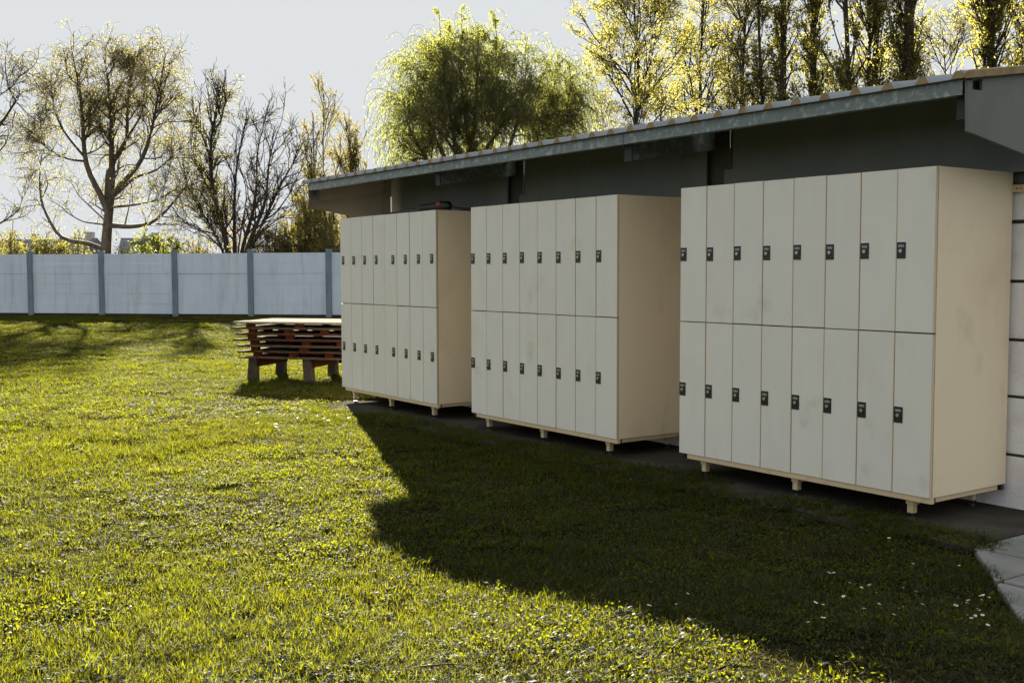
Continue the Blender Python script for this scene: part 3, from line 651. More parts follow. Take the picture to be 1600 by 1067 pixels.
# branches of a tree standing left of the frame
rg = np.random.default_rng(15); D3 = 40.0
specs = [([(-85, g0+6), (-84, 380), (-75, 300), (-45, 240), (-10, 212), (8, 185), (25, 158)], .26, .05, -.4), ([(25, 158), (14, 140), (8, 110), (9, 82)], .05, .012, .2), ([(-20, 215), (-2, 145), (18, 142), (28, 120), (45, 108)], .06, .012, .4), ([(26, 160), (45, 180), (58, 190)], .03, .01, .6),
 ([(-45, 260), (-10, 245), (8, 228), (14, 212), (12, 198)], .06, .015, -1.0), ([(-80, 372), (-40, 366), (0, 350), (22, 335), (35, 325), (35, 300)], .09, .012, -.5), ([(-75, 300), (-90, 200), (-80, 120), (-60, 60)], .15, .02, 1.0), ([(-84, 330), (-120, 260), (-150, 180)], .12, .02, .5)]
P0, R0 = px_limbs(specs, D3, rg, 12)
P1, R1 = spawn(rg, P0, R0, 90, .35, 1, (25, 60), (.6, 1.7), 6, .18, .05, .5, .010, .1, .04)
P2, R2 = spawn(rg, P1, R1, 420, .15, 1, (25, 60), (.3, .9), 5, .18, 0, .6, .007, .1, .018)
P3, R3 = spawn(rg, P2, R2, 1000, .2, 1, (20, 60), (.2, .6), 4, .15, -.4, .6, .006, 0, .009)
lv = [leaf_quads(rg, P3, 2200, (.05, .085), .5, .1, .03, .6)]
finish_tree("crooked_tree", "crooked dark branches reaching in from the left edge above the fence", "tree", gpt(-85, D3), [(P0, R0, 7), (P1, R1, 4), (P2, R2, 3), (P3, R3, 3)], lv, M['bark_dark'], L_birch, GT, M['bark_dark'])

# weeping willow behind the shed
rg = np.random.default_rng(21); D4 = 47.0
specs = [([(737, g0-12), (738, 330), (736, 260), (728, 190), (718, 110), (722, 75), (719, 64)], .40, .02, .6), ([(737, 330), (715, 250), (700, 170), (692, 110), (688, 72)], .20, .02, -1.4), ([(735, 300), (690, 240), (660, 170), (650, 125), (655, 112)], .18, .02, 1.4), ([(735, 310), (680, 270), (645, 215), (630, 170), (632, 152)], .17, .02, -1.0),
 ([(738, 320), (765, 240), (780, 160), (776, 105), (774, 62)], .20, .02, 1.8), ([(738, 310), (790, 250), (815, 170), (820, 120), (826, 92)], .18, .02, -1.8), ([(738, 320), (800, 270), (850, 200), (866, 150), (868, 118)], .18, .03, .4), ([(740, 300), (820, 260), (880, 190), (890, 160), (893, 138)], .15, .03, 1.8),
 ([(736, 280), (740, 200), (745, 130), (743, 88)], .16, .02, -2.6), ([(736, 290), (760, 230), (790, 190), (838, 150), (846, 120)], .14, .02, -2.8), ([(736, 280), (700, 220), (670, 190), (643, 185), (632, 190)], .12, .02, -2.6), ([(736, 280), (710, 220), (690, 150), (667, 115), (670, 88)], .14, .02, 2.8)]
P0, R0 = px_limbs(specs, D4, rg, 14)
P1, R1 = spawn(rg, P0, R0, 210, .4, .98, (20, 65), (.8, 2.2), 7, .16, -.03, .5, .012, .2, .05)
PS, RS = px_limbs([([(719, 110), (722, 60), (721, 12)], .05, .012, .4), ([(690, 120), (689, 70), (686, 18)], .05, .012, -1.0), ([(775, 110), (776, 60), (773, 22)], .04, .012, 1.2), ([(705, 110), (706, 70), (703, 40)], .04, .012, 1.5), ([(742, 110), (748, 70), (746, 45)], .04, .012, -1.5), ([(868, 150), (872, 115), (870, 84)], .05, .012, .8), ([(888, 160), (892, 125), (889, 96)], .04, .012, -.8)], D4, rg, 14)
PSa, RSa = spawn(rg, PS, RS, 90, .25, 1, (25, 60), (.25, .75), 6, .15, -.25, .6, .008, .1, .015)
P2, R2 = spawn(rg, P1, R1, 1100, .2, 1, (20, 60), (.4, 1.2), 6, .16, -.25, .55, .009, .15, .02)
P3, R3 = spawn(rg, np.concatenate([P2[:, :7], P1[:, :7]]), np.concatenate([R2[:, :7], R1[:, :7]]), 4200, .2, 1, (10, 60), (.7, 2.2), 7, .08, -.9, .6, .006, .1, .010, 0)
lv = [leaf_quads(rg, PSa, 4200, (.07, .13), .28, .05, .05, .5), leaf_quads(rg, P3, 88000, (.08, .15), .27, .05, .04, .8), leaf_quads(rg, P2, 22000, (.08, .14), .30, .1, .08, .4), leaf_quads(rg, P1, 8000, (.08, .14), .30, .2, .15, .4)]
finish_tree("weeping_willow", "large round weeping willow with hanging green strands behind the shed roof", "tree", gpt(737, D4), [(P0, R0, 7), (PS, RS, 4), (PSa, RSa, 3), (P1, R1, 4), (P2, R2, 3), (P3, R3, 3)], lv, M['bark'], L_willow, GT, M['twig'])

def open_tree(px, depth, h, crown_r, label, seed, nleaf_, fork=.25, leafm=None, lean=0.0, bark=None, size=(.048, .088)):
    rg = np.random.default_rng(seed); g = gpt(px, depth); nleaf = nleaf_*1.25
    tr = resample([g+np.array([0, 0, -.2]), g+np.array([lean*.2+rg.normal()*.1, rg.normal()*.1, h*.3]), g+np.array([lean*.6+rg.normal()*.25, rg.normal()*.25, h*.65]), g+np.array([lean, rg.normal()*.3, h])], 16)[None]
    rr = np.linspace(.010*h, .010, 16)[None]
    P1, R1 = spawn(rg, tr, rr, 26, fork, .95, (28, 55), (crown_r*1.1, crown_r*1.9), 9, .09, .09, .55, .016, .25, .10, .55)
    P2, R2 = spawn(rg, P1, R1, 240, .15, 1, (25, 55), (.7, 1.9), 7, .13, .06, .6, .010, .15, .04)
    P3, R3 = spawn(rg, P2, R2, 1000, .15, 1, (25, 60), (.35, .95), 5, .15, .0, .6, .005, .05, .010)
    P4, R4 = spawn(rg, np.concatenate([P3]), R3, 2600, .2, 1, (25, 70), (.15, .5), 4, .16, -.05, .7, .004, .0, .006)
    lv = [leaf_quads(rg, P4, int(nleaf*.6), size, .62, .2, .035, .25), leaf_quads(rg, P3, int(nleaf*.4), size, .62, .3, .04, .25)]
    finish_tree("leafy_tree", label, "tree", g, [(tr, rr, 8), (P1, R1, 5), (P2, R2, 4), (P3, R3, 3), (P4, R4, 3)], lv, bark or M['bark_dark'], leafm or L_green, GT, M['twig'])
def poplar(px, depth, h, cr_, label, seed, nleaf, leafm=None, stems=1, nbr=120, t0=.10, size=(.07, .12), r=.016):
    rg = np.random.default_rng(seed); g = gpt(px, depth); T_, Rr_ = [], []; nleaf = nleaf*1.6; r = r*.75; nbr = int(nbr*1.7); size = (size[0]*.8, size[1]*.8)
    for k in range(stems):
        o = np.array([rg.normal()*.35*(k > 0), rg.normal()*.35*(k > 0), 0]); hh = h*(1 if k == 0 else rg.uniform(.7, .95))
        T_.append(resample([g+o*.3+np.array([0, 0, -.2]), g+o+np.array([0, 0, hh*.35]), g+o*1.5+np.array([rg.normal()*.1, rg.normal()*.1, hh*.7]), g+o*1.6+np.array([0, 0, hh])], 16)); Rr_.append(np.linspace(r*hh, .015, 16))
    tr, rr = np.array(T_), np.array(Rr_)
    P1, R1 = spawn(rg, tr, rr, nbr, t0, .97, (16, 46), (cr_*1.3, cr_*3.0), 9, .05, .16, .5, .012, .25, .055, .5)
    P2, R2 = spawn(rg, P1, R1, nbr*5, .1, 1, (16, 45), (.4, 1.2), 6, .10, .10, .6, .008, .2, .02)
    P3, R3 = spawn(rg, P2, R2, nbr*10, .1, 1, (25, 70), (.15, .5), 4, .15, .0, .6, .004, .1, .007)
    lv = [leaf_quads(rg, P3, int(nleaf*.7), size, .75, .1, .04, .3), leaf_quads(rg, P2, int(nleaf*.3), size, .75, .2, .05, .3)]
    finish_tree("poplar_tree", label, "tree", g, [(tr, rr, 8), (P1, R1, 4), (P2, R2, 3), (P3, R3, 3)], lv, M['bark_dark'], leafm or L_poplar, GT, M['bark_dark'])
open_tree(985, 39, 13.0, 2.6, "yellow-green leafy tree beside the willow, its dark trunk forking above the roof", 31, 19000, .3)
open_tree(1096, 41, 13.5, 2.3, "leafy tree with a thin upright trunk, second to the right of the willow", 32, 15000, .3)
open_tree(1152, 38, 12.5, 2.0, "leafy tree with slender dark trunk just left of the thin poplars", 33, 13000, .3)
open_tree(935, 52, 8.5, 2.2, "small yellow tree half hidden behind the right side of the willow", 34, 9000, .2)
open_tree(1045, 50, 9.5, 2.4, "lower yellow tree between two leafy trees over the middle of the roof", 37, 9000, .2)
open_tree(1322, 36, 8.2, 1.7, "low bright yellow tree in the gap between the poplars", 35, 9000, .15)
open_tree(1478, 37, 9.4, 1.8, "low bright yellow tree right of the broad dark poplar", 36, 9000, .15)
poplar(1222, 37, 17, .70, "slim tall poplar with several thin stems, leftmost of the poplars", 41, 11000, None, 3, 70, .1, (.07, .12), .009)
poplar(1266, 36, 18, .58, "slim tall poplar with one dark trunk left of the sky gap", 42, 9500, None, 1, 80, .1, (.07, .12), .014)
poplar(1362, 34, 18, 1.0, "broad leafy poplar full of yellow leaves right of the sky gap", 43, 17000, None, 4, 110, .08, (.07, .12), .010)
poplar(1414, 33, 18, .75, "broad poplar with thick dark trunk above the near end of the roof", 44, 12000, None, 1, 100, .08, (.07, .12), .020)
poplar(1535, 33, 17, 1.0, "dense poplar above the roof at the right, left of the one at the edge", 45, 17000, None, 3, 120, .08, (.07, .12), .011)
poplar(1598, 34, 17, 1.05, "dense dark poplar at the right edge of the photo", 46, 15000, None, 3, 110, .08, (.07, .12), .012)
poplar(510, 44, 8.3, .95, "thin upright tree with sparse pale leaves beside the left end of the roof", 47, 13000, L_shrub, 4, 75, .12, (.05, .085), .007)
poplar(549, 45, 7.0, .75, "smaller upright sparse tree partly hidden by the left end of the roof", 48, 8000, L_shrub, 3, 45, .15, (.05, .085), .007)

def shrub(name, px, depth, w, dpt, h, label, seed, nleaf, leafm, size=(.06, .11), nst=26, grav=-.1, ratio=.6, bark=None):
    rg = np.random.default_rng(seed); g = gpt(px, depth); P, Rr = [], []
    for k in range(nst):
        a = rg.uniform(0, 2*math.pi); q = math.sqrt(rg.uniform(0, 1)); hx = h*(1-.45*q*q)*rg.uniform(.75, 1.0)
        o = np.append(rth*math.cos(a)*q*w/2 + fwh*math.sin(a)*q*dpt/2, 0)
        P.append(resample([g+o*.25+np.array([0, 0, -.1]), g+o*.6+np.array([0, 0, hx*.4]), g+o+np.array([0, 0, hx])], 8)); Rr.append(np.linspace(.035, .010, 8))
    P0, R0 = np.array(P), np.array(Rr)
    P1, R1 = spawn(rg, P0, R0, nst*9, .15, 1, (20, 60), (.35, 1.0), 6, .13, grav*.3, .6, .007, .15, .02)
    P2, R2 = spawn(rg, P1, R1, nst*26, .15, 1, (20, 70), (.2, .6), 4, .15, grav, .6, .005, .05, .01)
    lv = [leaf_quads(rg, P2, int(nleaf*.75), size, ratio, .1, .04, .3), leaf_quads(rg, P1, int(nleaf*.25), size, ratio, .1, .06, .3)]
    finish_tree(name, label, "shrub", g, [(P0, R0, 4), (P1, R1, 3), (P2, R2, 3)], lv, bark or M['twig'], leafm, "shrubs growing behind the fence", M['twig'])
L_yel = leafy("yellow_shrub_leaf", (0.11, 0.095, 0.025), (0.15, 0.12, 0.03), (0.31, 0.30, 0.06), 0.5, 0.5)
L_org = leafy("coppery_leaf", (0.13, 0.085, 0.03), (0.16, 0.11, 0.035), (0.40, 0.25, 0.06), 0.5, 0.5)
shrub("hedge_shrub", 4, 41, 1.6, 1.5, 3.9, "tall hanging yellow shrub at the left edge behind the fence", 51, 4200, L_yel, (.05, .1), 16, -.6, .4)
shrub("hedge_shrub", 62, 43, 2.4, 1.6, 3.1, "yellow shrub behind the fence between the left edge and the birch", 52, 6500, L_yel)
shrub("hedge_shrub", 112, 44, 2.4, 1.6, 3.3, "yellowish shrub under the long low limb of the birch", 53, 6000, L_yel)
shrub("hedge_shrub", 20, 46, 2.2, 1.6, 3.0, "low yellow-green shrub below the first far roof at the left", 57, 4500, L_shrub)
shrub("hedge_shrub", 240, 40, 2.7, 1.5, 3.15, "bright green leafy shrub between the birch and the bare tree", 54, 8500, leafy("bright_leaf", (0.07, 0.095, 0.02), (0.10, 0.125, 0.025), (0.32, 0.34, 0.05), 0.3, 0.5))
shrub("hedge_shrub", 195, 40.5, 1.6, 1.0, 2.4, "low dark ivy growing just over the fence top at the birch trunk", 58, 3000, L_dark)
shrub("hedge_shrub", 130, 40.0, 1.9, 1.0, 2.35, "low dark ivy along the fence top left of the birch trunk", 59, 3000, L_dark)
shrub("hedge_shrub", 372, 45.5, 3.0, 1.6, 3.9, "coppery sparse shrub seen through the stems of the bare tree", 60, 3800, L_org, (.05, .085), 22, -.2, .5)
shrub("hedge_shrub", 305, 46, 2.2, 1.6, 3.0, "small pale shrub behind the low branches of the bare tree", 61, 3000, L_shrub)
shrub("hedge_shrub", 420, 41, 1.5, 1.3, 3.4, "dark evergreen shrub right of the bare tree's stems", 55, 7000, L_dark, (.06, .1), 22, .0, .5)
shrub("hedge_shrub", 478, 41.5, 2.6, 1.8, 4.4, "large olive-green shrub behind the fence left of the locker banks", 56, 26000, L_shrub, (.05, .09), 40)
shrub("hedge_shrub", 525, 40.5, 1.5, 1.5, 3.8, "olive-green shrub close behind the far corner of the lockers", 62, 13000, L_shrub, (.05, .09), 24)
#@@PART3

# ------------------------------------------------------------------ lawn: tufts scattered over the ground sheet
rl = np.random.default_rng(77)
def on_hard(x, y, pad=0.0):
    s = (y > 3.10) & (y < 10.72+pad) & (x > 5.30-0.24*sstep(9.2, 9.9, y)+0.05*np.sin(y*5)+0.04*np.sin(y*13)-pad) & (x < 8.75)
    e = 5.2-(3.2-y)*1.18
    p = (y <= 3.16) & (y > 0.84) & (x > e+0.03*np.sin(y*21)-pad-.10) & (x < 6.55)
    return s | p
def blades(rg, n, rad, h, w, bend, straw=0.06, mat=0):
    r = rad*np.sqrt(rg.uniform(0, 1, n)); a = rg.uniform(0, 2*np.pi, n); bx, by = r*np.cos(a), r*np.sin(a)
    hh = rg.uniform(h[0], h[1], n); ww = rg.uniform(w[0], w[1], n)*.5; th = rg.uniform(0, 2*np.pi, n); dx, dy = np.cos(th), np.sin(th); px_, py_ = -dy, dx
    b = rg.uniform(bend[0], bend[1], n)*hh; lean = rg.uniform(0, .55, n)*hh
    rows = []
    for t, wk in ((0, .9), (.45, 1.0), (.8, .65), (1.0, .08)):
        o = b*t*t+lean*t; z = hh*t*np.sqrt(np.maximum(1-.35*(b/hh*t)**2, .15))*.92
        cx, cy_ = bx+dx*o, by+dy*o
        rows += [np.stack([cx-px_*ww*wk, cy_-py_*ww*wk, z], 1), np.stack([cx+px_*ww*wk, cy_+py_*ww*wk, z], 1)]
    V = np.stack(rows, 1).reshape(-1, 3); b0 = np.arange(n)[:, None]*8
    F_ = np.concatenate([b0+np.array([[0, 1, 3, 2]])+2*k for k in range(3)], 1).reshape(-1, 4)
    mi = np.repeat(np.where(rg.uniform(size=n) < straw, 2, mat), 3)
    return V, F_, mi
def discs(rg, n, rad, z, s, tilt, mat=1):
    """small round clover / daisy leaves"""
    r = rad*np.sqrt(rg.uniform(0, 1, n)); a = rg.uniform(0, 2*np.pi, n); c = np.stack([r*np.cos(a), r*np.sin(a), rg.uniform(z[0], z[1], n)], 1)
    nn = norm(np.stack([rg.normal(size=n)*tilt, rg.normal(size=n)*tilt, np.ones(n)], 1)); u = norm(np.cross(nn, rg.normal(size=(n, 3)))); v = np.cross(nn, u); ss = rg.uniform(s[0], s[1], n)[:, None]
    V = np.stack([c-u*ss, c-v*ss*.7+u*ss*.2, c+u*ss, c+v*ss*.7+u*ss*.2], 1).reshape(-1, 3)
    return V, np.arange(n*4).reshape(-1, 4), np.full(n, mat)
def rosette(rg, cx, cy_, n, L, w, lift, mat=1):
    rows = []; th = np.linspace(0, 2*np.pi, n, endpoint=False)+rg.uniform(-.3, .3, n); LL = rg.uniform(L*.6, L, n); ww = rg.uniform(.7, 1, n)*w*.5; el = rg.uniform(lift[0], lift[1], n)
    for t, wk in ((0, .25), (.35, .8), (.7, 1.0), (1.0, .12)):
        d = LL*t*np.cos(el*(1-.5*t)); z = LL*t*np.sin(el*(1-.55*t))+.004
        x, y = cx+np.cos(th)*d, cy_+np.sin(th)*d; px_, py_ = -np.sin(th)*ww*wk, np.cos(th)*ww*wk
        rows += [np.stack([x-px_, y-py_, z+.15*ww*wk], 1), np.stack([x+px_, y+py_, z+.15*ww*wk], 1)]
    V = np.stack(rows, 1).reshape(-1, 3); b0 = np.arange(n)[:, None]*8
    return V, np.concatenate([b0+np.array([[0, 1, 3, 2]])+2*k for k in range(3)], 1).reshape(-1, 4), np.full(n*3, mat)
def joinm(parts):
    V, F_ = join([(a, b) for a, b, _ in parts]); return V, F_, np.concatenate([c for _, _, c in parts])
protos = bpy.data.collections.new("turf_tufts")
def proto(name, parts):
    V, F_, mi = joinm(parts); o = bpy.data.objects.new(name, mesh_np(name, V, F_, [M['grass'], M['broad'], M['straw']], mi)); protos.objects.link(o)
g = rl
def tufts(rg, n, rad, L, w, lift, k=(6, 11)):
    return [rosette(rg, *(rg.uniform(-1, 1, 2)*rad), int(rg.integers(*k)), rg.uniform(*L), rg.uniform(*w), lift) for _ in range(n)]
proto("a_fine", [blades(g, 170, .17, (.018, .042), (.0024, .0046), (.3, 1.2), .07)]+tufts(g, 5, .13, (.025, .045), (.005, .008), (.4, 1.2)))
proto("b_fine", [blades(g, 150, .17, (.014, .036), (.0024, .0046), (.3, 1.2), .10), discs(g, 26, .16, (.008, .022), (.005, .009), .9)]+tufts(g, 8, .14, (.022, .042), (.005, .009), (.3, 1.2)))
proto("c_clover", [blades(g, 90, .17, (.014, .034), (.0022, .0042), (.3, 1.1), .08), discs(g, 90, .17, (.008, .028), (.005, .010), .9)]+tufts(g, 9, .14, (.022, .045), (.006, .011), (.4, 1.2)))
proto("d_plantain", [blades(g, 90, .17, (.016, .040), (.0022, .0042), (.3, 1.1), .06)]+tufts(g, 4, .10, (.04, .06), (.008, .014), (.6, 1.25), (6, 10))+tufts(g, 5, .14, (.022, .04), (.005, .009), (.4, 1.2)))
proto("e_moss", [blades(g, 150, .17, (.007, .020), (.002, .0045), (.4, 1.2), .28), discs(g, 50, .17, (.004, .012), (.004, .008), .9), discs(g, 12, .16, (.004, .016), (.006, .012), .9, 2)]+tufts(g, 5, .15, (.018, .032), (.005, .008), (.3, 1.0)))
proto("f_tall", [blades(g, 130, .13, (.032, .068), (.0026, .0050), (.3, 1.2), .06)]+tufts(g, 4, .10, (.03, .06), (.006, .010), (.6, 1.3)))
proto("g_dandelion", [blades(g, 70, .15, (.02, .045), (.002, .004), (.3, 1.1), .05)]+tufts(g, 1, .05, (.06, .09), (.012, .02), (.6, 1.25), (9, 14))+tufts(g, 4, .14, (.022, .04), (.005, .009), (.4, 1.2)))
proto("h_straw", [blades(g, 120, .17, (.012, .032), (.002, .004), (.4, 1.2), .10), blades(g, 46, .17, (.02, .05), (.002, .0035), (1.2, 2.2), 1.0)]+tufts(g, 6, .15, (.02, .035), (.005, .008), (.3, 1.1)))
def val_noise(x, y, s, seed):
    r_ = np.random.default_rng(seed); n = 64; G_ = r_.uniform(size=(n, n)); u, v = x/s, y/s; i, j = np.floor(u).astype(int), np.floor(v).astype(int); fu, fv = u-i, v-j
    fu, fv = fu*fu*(3-2*fu), fv*fv*(3-2*fv); q = lambda a, b: G_[a % n, b % n]
    return (q(i, j)*(1-fu)+q(i+1, j)*fu)*(1-fv)+(q(i, j+1)*(1-fu)+q(i+1, j+1)*fu)*fv
def scatter(name, x, y, z, sc, scz, idx, tilt, group=None):
    n = len(x); me = bpy.data.meshes.new(name); me.vertices.add(n); me.vertices.foreach_set("co", np.stack([x, y, z], 1).astype(np.float32).ravel())
    a = me.attributes.new("rot", 'FLOAT_VECTOR', 'POINT'); a.data.foreach_set("vector", np.stack([rl.normal(size=n)*tilt, rl.normal(size=n)*tilt, rl.uniform(0, 6.283, n)], 1).astype(np.float32).ravel())
    a = me.attributes.new("scl", 'FLOAT_VECTOR', 'POINT'); a.data.foreach_set("vector", np.stack([sc, sc, scz], 1).astype(np.float32).ravel())
    a = me.attributes.new("idx", 'INT', 'POINT'); a.data.foreach_set("value", idx.astype(np.int32))
    o = link(name, me); tag(o, kind="stuff")
    ng = bpy.data.node_groups.new(name, 'GeometryNodeTree'); ng.interface.new_socket("Geometry", in_out='INPUT', socket_type='NodeSocketGeometry'); ng.interface.new_socket("Geometry", in_out='OUTPUT', socket_type='NodeSocketGeometry')
    gi, go = ng.nodes.new("NodeGroupInput"), ng.nodes.new("NodeGroupOutput"); ip = ng.nodes.new("GeometryNodeInstanceOnPoints"); ci = ng.nodes.new("GeometryNodeCollectionInfo")
    ci.inputs[0].default_value = protos; ci.inputs["Separate Children"].default_value = True; ci.inputs["Reset Children"].default_value = True
    def attr(nm, ty):
        q = ng.nodes.new("GeometryNodeInputNamedAttribute"); q.data_type = ty; q.inputs[0].default_value = nm; return q.outputs[0]
    L_ = ng.links.new
    L_(gi.outputs[0], ip.inputs["Points"]); L_(ci.outputs[0], ip.inputs["Instance"]); ip.inputs["Pick Instance"].default_value = True
    L_(attr("idx", 'INT'), ip.inputs["Instance Index"]); L_(attr("rot", 'FLOAT_VECTOR'), ip.inputs["Rotation"]); L_(attr("scl", 'FLOAT_VECTOR'), ip.inputs["Scale"]); L_(ip.outputs[0], go.inputs[0])
    md = o.modifiers.new("scatter", 'NODES'); md.node_group = ng
    return o
X, Y, S, SZ = [], [], [], []
for r0, r1, dens, s0 in ((1.2, 6.5, 88, .95), (6.5, 11, 62, 1.1), (11, 18, 30, 1.45), (18, 28, 16, 1.9), (28, 60, 9, 2.4)):
    a0_, a1_ = (-1.25, 1.9) if r0 < 10 else (-.35, 1.35)
    n = int(.5*(a1_-a0_)*(r1*r1-r0*r0)*dens); rr = np.sqrt(rl.uniform(r0*r0, r1*r1, n)); aa = rl.uniform(a0_, a1_, n)
    X.append(rr*np.sin(aa)); Y.append(rr*np.cos(aa)); S.append(rl.uniform(.85, 1.2, n)*s0); SZ.append(rl.uniform(.8, 1.2, n)*min(s0, 1.25))
X, Y, S, SZ = map(np.concatenate, (X, Y, S, SZ))
keep = ~on_hard(X, Y, 0.03) & ~((X > 6.0) & (X < 8.8) & (Y > 3.2) & (Y < 11.0))
X, Y, S, SZ = X[keep], Y[keep], S[keep], SZ[keep]
n1, n2, n3 = val_noise(X, Y, .8, 1), val_noise(X, Y, .35, 2), val_noise(X, Y, 2.2, 3)
u = rl.uniform(size=len(X)); k = .45*n1+.25*n2+.3*n3+.28*(u-.5)
idx = np.select([k < .27, k < .33, k < .44, k < .56, k < .66, k < .74], [4, 7, 2, 1, 0, 0], 5)
u2 = rl.uniform(size=len(X)); near = np.hypot(X, Y) < 12
idx = np.where((u2 < .11) & near, 3, idx); idx = np.where((u2 > .985) & near, 6, idx)
# lawn near the fence and in the middle is finer and denser than the worn part by the lockers
worn = np.exp(-((X-3.6)**2/3.5+(Y-7.0)**2/9))
idx = np.where((u < .38*worn) & (idx != 6), np.where(u2 < .5, 4, 7), idx)
SZ = SZ*(.75+.6*n3)*np.where(idx == 3, 1.25, 1.0)*np.where(idx == 5, np.where(np.hypot(X, Y) > 12, .7, 1.0), 1.0)
scatter("lawn_grass", X, Y, np.where((X > 5.04) & (Y > 3.1) & (Y < 10.8), SLAB_Z-.006, ground_h(X, Y)-.002), S, SZ, idx, .08)
# rank grass along the slab edge, round the pallets and at the fence foot
ex, ey, es, ez = [], [], [], []
for yy in np.arange(3.1, 10.6, .045):
    ex.append(5.27-.25*float(sstep(9.2, 9.9, yy))+.05*math.sin(yy*5)+rl.uniform(-.14, .05)); ey.append(yy+rl.uniform(-.03, .03))
for yy in np.arange(1.3, 3.2, .05):
    ex.append(5.2-(3.2-yy)*1.18+rl.uniform(-.26, -.07)); ey.append(yy)
for i in range(60):
    ex.append(5.4+rl.uniform(-.3, 1.5)); ey.append(13.3+rl.uniform(-.9, .7))
for i in range(160):
    t = rl.uniform(-3, 9)*FS; q = f0+fd*t+fwh*rl.uniform(-.25, .1); ex.append(q[0]); ey.append(q[1])
ex, ey = np.array(ex), np.array(ey); ne = len(ex)
scatter("edge_grass", ex, ey, np.where(on_hard(ex, ey), SLAB_Z-.012, ground_h(ex, ey)-.002), rl.uniform(.6, 1.0, ne), rl.uniform(.6, 1.15, ne), rl.choice([5, 5, 3, 6, 2], ne), .15)

# ------------------------------------------------------------------ daisies, violets, fallen leaves
M['petal'] = surf("white_petal", (0.80, 0.80, 0.78), [], 0.6); M['yolk'] = surf("yellow_floret", (0.70, 0.45, 0.04), [], 0.7)
M['violet'] = surf("violet_petal", (0.085, 0.05, 0.20), [], 0.6); M['stalk'] = surf("green_stalk", (0.07, 0.11, 0.03), [], 0.6)
def flower_mesh(name, mp, npet, r, hz, centre):
    mb = MB(); mb.cyl((0, 0, 0), (0, 0, hz), .0012, .001, 5, 2)
    for k in range(npet):
        t = 2*math.pi*k/npet; c_, s_ = math.cos(t), math.sin(t); w = r*math.sin(math.pi/npet)*.95
        mb.quad((c_*r*.2, s_*r*.2, hz), (c_*r*.75-s_*w, s_*r*.75+c_*w, hz+.0012), (c_*r, s_*r, hz+.002), (c_*r*.75+s_*w, s_*r*.75-c_*w, hz+.0012), 0)
    mb.cyl((0, 0, hz+.0005), (0, 0, hz+.004), r*.32, r*.2, 8, 1)
    return mb.mesh(name, [mp, centre, M['stalk']])
dm = flower_mesh("daisy", M['petal'], 11, .0105, .050, M['yolk']); vm = flower_mesh("violet", M['violet'], 5, .013, .050, M['yolk'])
zd = [(1038,692),(1053,747),(1135,800),(1337,807),(773,835),(817,838),(862,880),(913,895),(968,890),(970,922),(1102,902),(1150,918),(862,935),(708,963),(760,982),(934,1003),(980,973),(1068,1000),(1104,993),(1041,1026),(1160,972),(762,1032),(720,1048),(1352,962),(1384,952),(1408,948),(1430,934),(1443,925),(1470,940),(1306,968),(1400,990),(1402,1008),(1434,995),(1425,1010),(1352,1022),(1385,1030),(1437,1062),(178,922),(165,972),(185,1025),(25,975),(657,553),(742,547)]
rd = random.Random(9); flat = []
for (a, b) in zd: flat.append((1000+a/2.667, 580+b/2.667))
for i, (a, b) in enumerate(flat):
    z = .06
    for _ in range(3):
        q = on_z(a, b, z); z = float(ground_h(q[0], q[1]))+.052
    o = link("daisy", dm, None, (q[0], q[1], z-.052)); o.scale = (1, 1, 1); o.rotation_euler = (rd.uniform(-.35, .35), rd.uniform(-.35, .35), rd.uniform(0, 6)); s_ = rd.uniform(.6, .95); o.scale = (s_, s_, 1)
    lab = "small white daisy in the cluster beside the pavers" if a > 1480 and b > 900 else ("small white daisy in the shaded grass before the nearest lockers" if a > 1200 else "small white daisy in the dark grass before the middle and far lockers")
    tag(o, lab, "daisy", "daisies in the shaded grass")
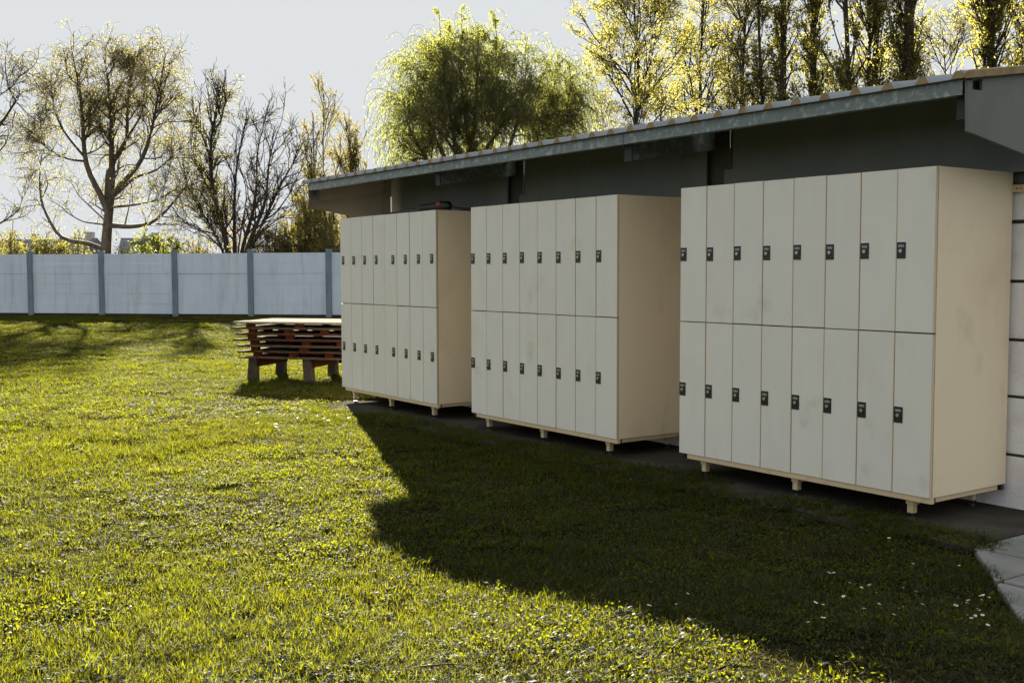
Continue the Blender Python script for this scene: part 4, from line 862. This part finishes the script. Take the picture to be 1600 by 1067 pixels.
for (a, b) in [(687,930),(765,950),(740,965),(845,965),(920,940),(935,955),(275,920),(280,1020),(430,1035),(460,1045),(410,1052),(1055,965),(630,970),(700,975),(870,990)]:
    q = on_z(350+a/5.333, 470+b/5.333, .05); g_ = float(ground_h(q[0], q[1]))
    o = link("violet", vm, None, (q[0], q[1], g_-.004)); o.rotation_euler = (rd.uniform(-.4, .4), rd.uniform(-.4, .4), rd.uniform(0, 6)); s_ = rd.uniform(.9, 1.4); o.scale = (s_, s_, 1)
    tag(o, "small purple violet in the sunlit grass before the far lockers", "violet", "violets in the sunlit grass")
M['dead_leaf'] = surf("brown_dead_leaf", (0.20, 0.10, 0.045), [((0.10, 0.05, 0.02), 0.7, 60, None, 0.4, 0.6)], 0.7)
lv_ = []; nu, nv = 7, 5
for i in range(nu):
    for j in range(nv):
        t = i/(nu-1); w = math.sin(math.pi*t**.8)*.024*(j/(nv-1)-.5)*2
        lv_.append(((t-.5)*.075, w, .006+.35*abs(w)+.012*math.sin(3*t)))
lf_ = [(i*nv+j, (i+1)*nv+j, (i+1)*nv+j+1, i*nv+j+1) for i in range(nu-1) for j in range(nv-1)]
dl = mesh_np("dead_leaf", lv_, lf_, [M['dead_leaf']], smooth=True)
for (a, b, lab) in ((244, 737, "brown fallen leaf on the sunlit lawn far left of the lockers"), (1213, 928, "tan fallen leaf in the shaded grass below the near lockers"), (695, 922, "greyish fallen leaf in the shade close to the edge of the shadow"), (200, 945, "curled brown leaf on the sunlit grass in the left foreground"), (1570, 857, "small yellowish leaf lying by the first paver")):
    z = .05
    for _ in range(3): q = on_z(a, b, z); z = float(ground_h(q[0], q[1]))+.04
    o = link("fallen_leaf", dl, None, (q[0], q[1], z-.012)); o.rotation_euler = (rd.uniform(-.5, .5), rd.uniform(-.5, .5), rd.uniform(0, 6)); o.scale = (.5, .5, .5); tag(o, lab, "leaf", "fallen leaves")
q = on_z(700, 1035, .14); g_ = float(ground_h(q[0], q[1]))
mb = MB(); mb.cyl((-.10, 0, .030), (0, .01, .034), .003, .0025, 6); mb.cyl((0, .01, .034), (.11, -.005, .028), .0025, .0012, 6)
o = mb.build("fallen_twig", M['bark_dark']); o.location = (q[0], q[1], g_+.006); o.rotation_euler = (0, 0, -.55); tag(o, "thin dark twig lying on the sunlit foreground grass", "twig")
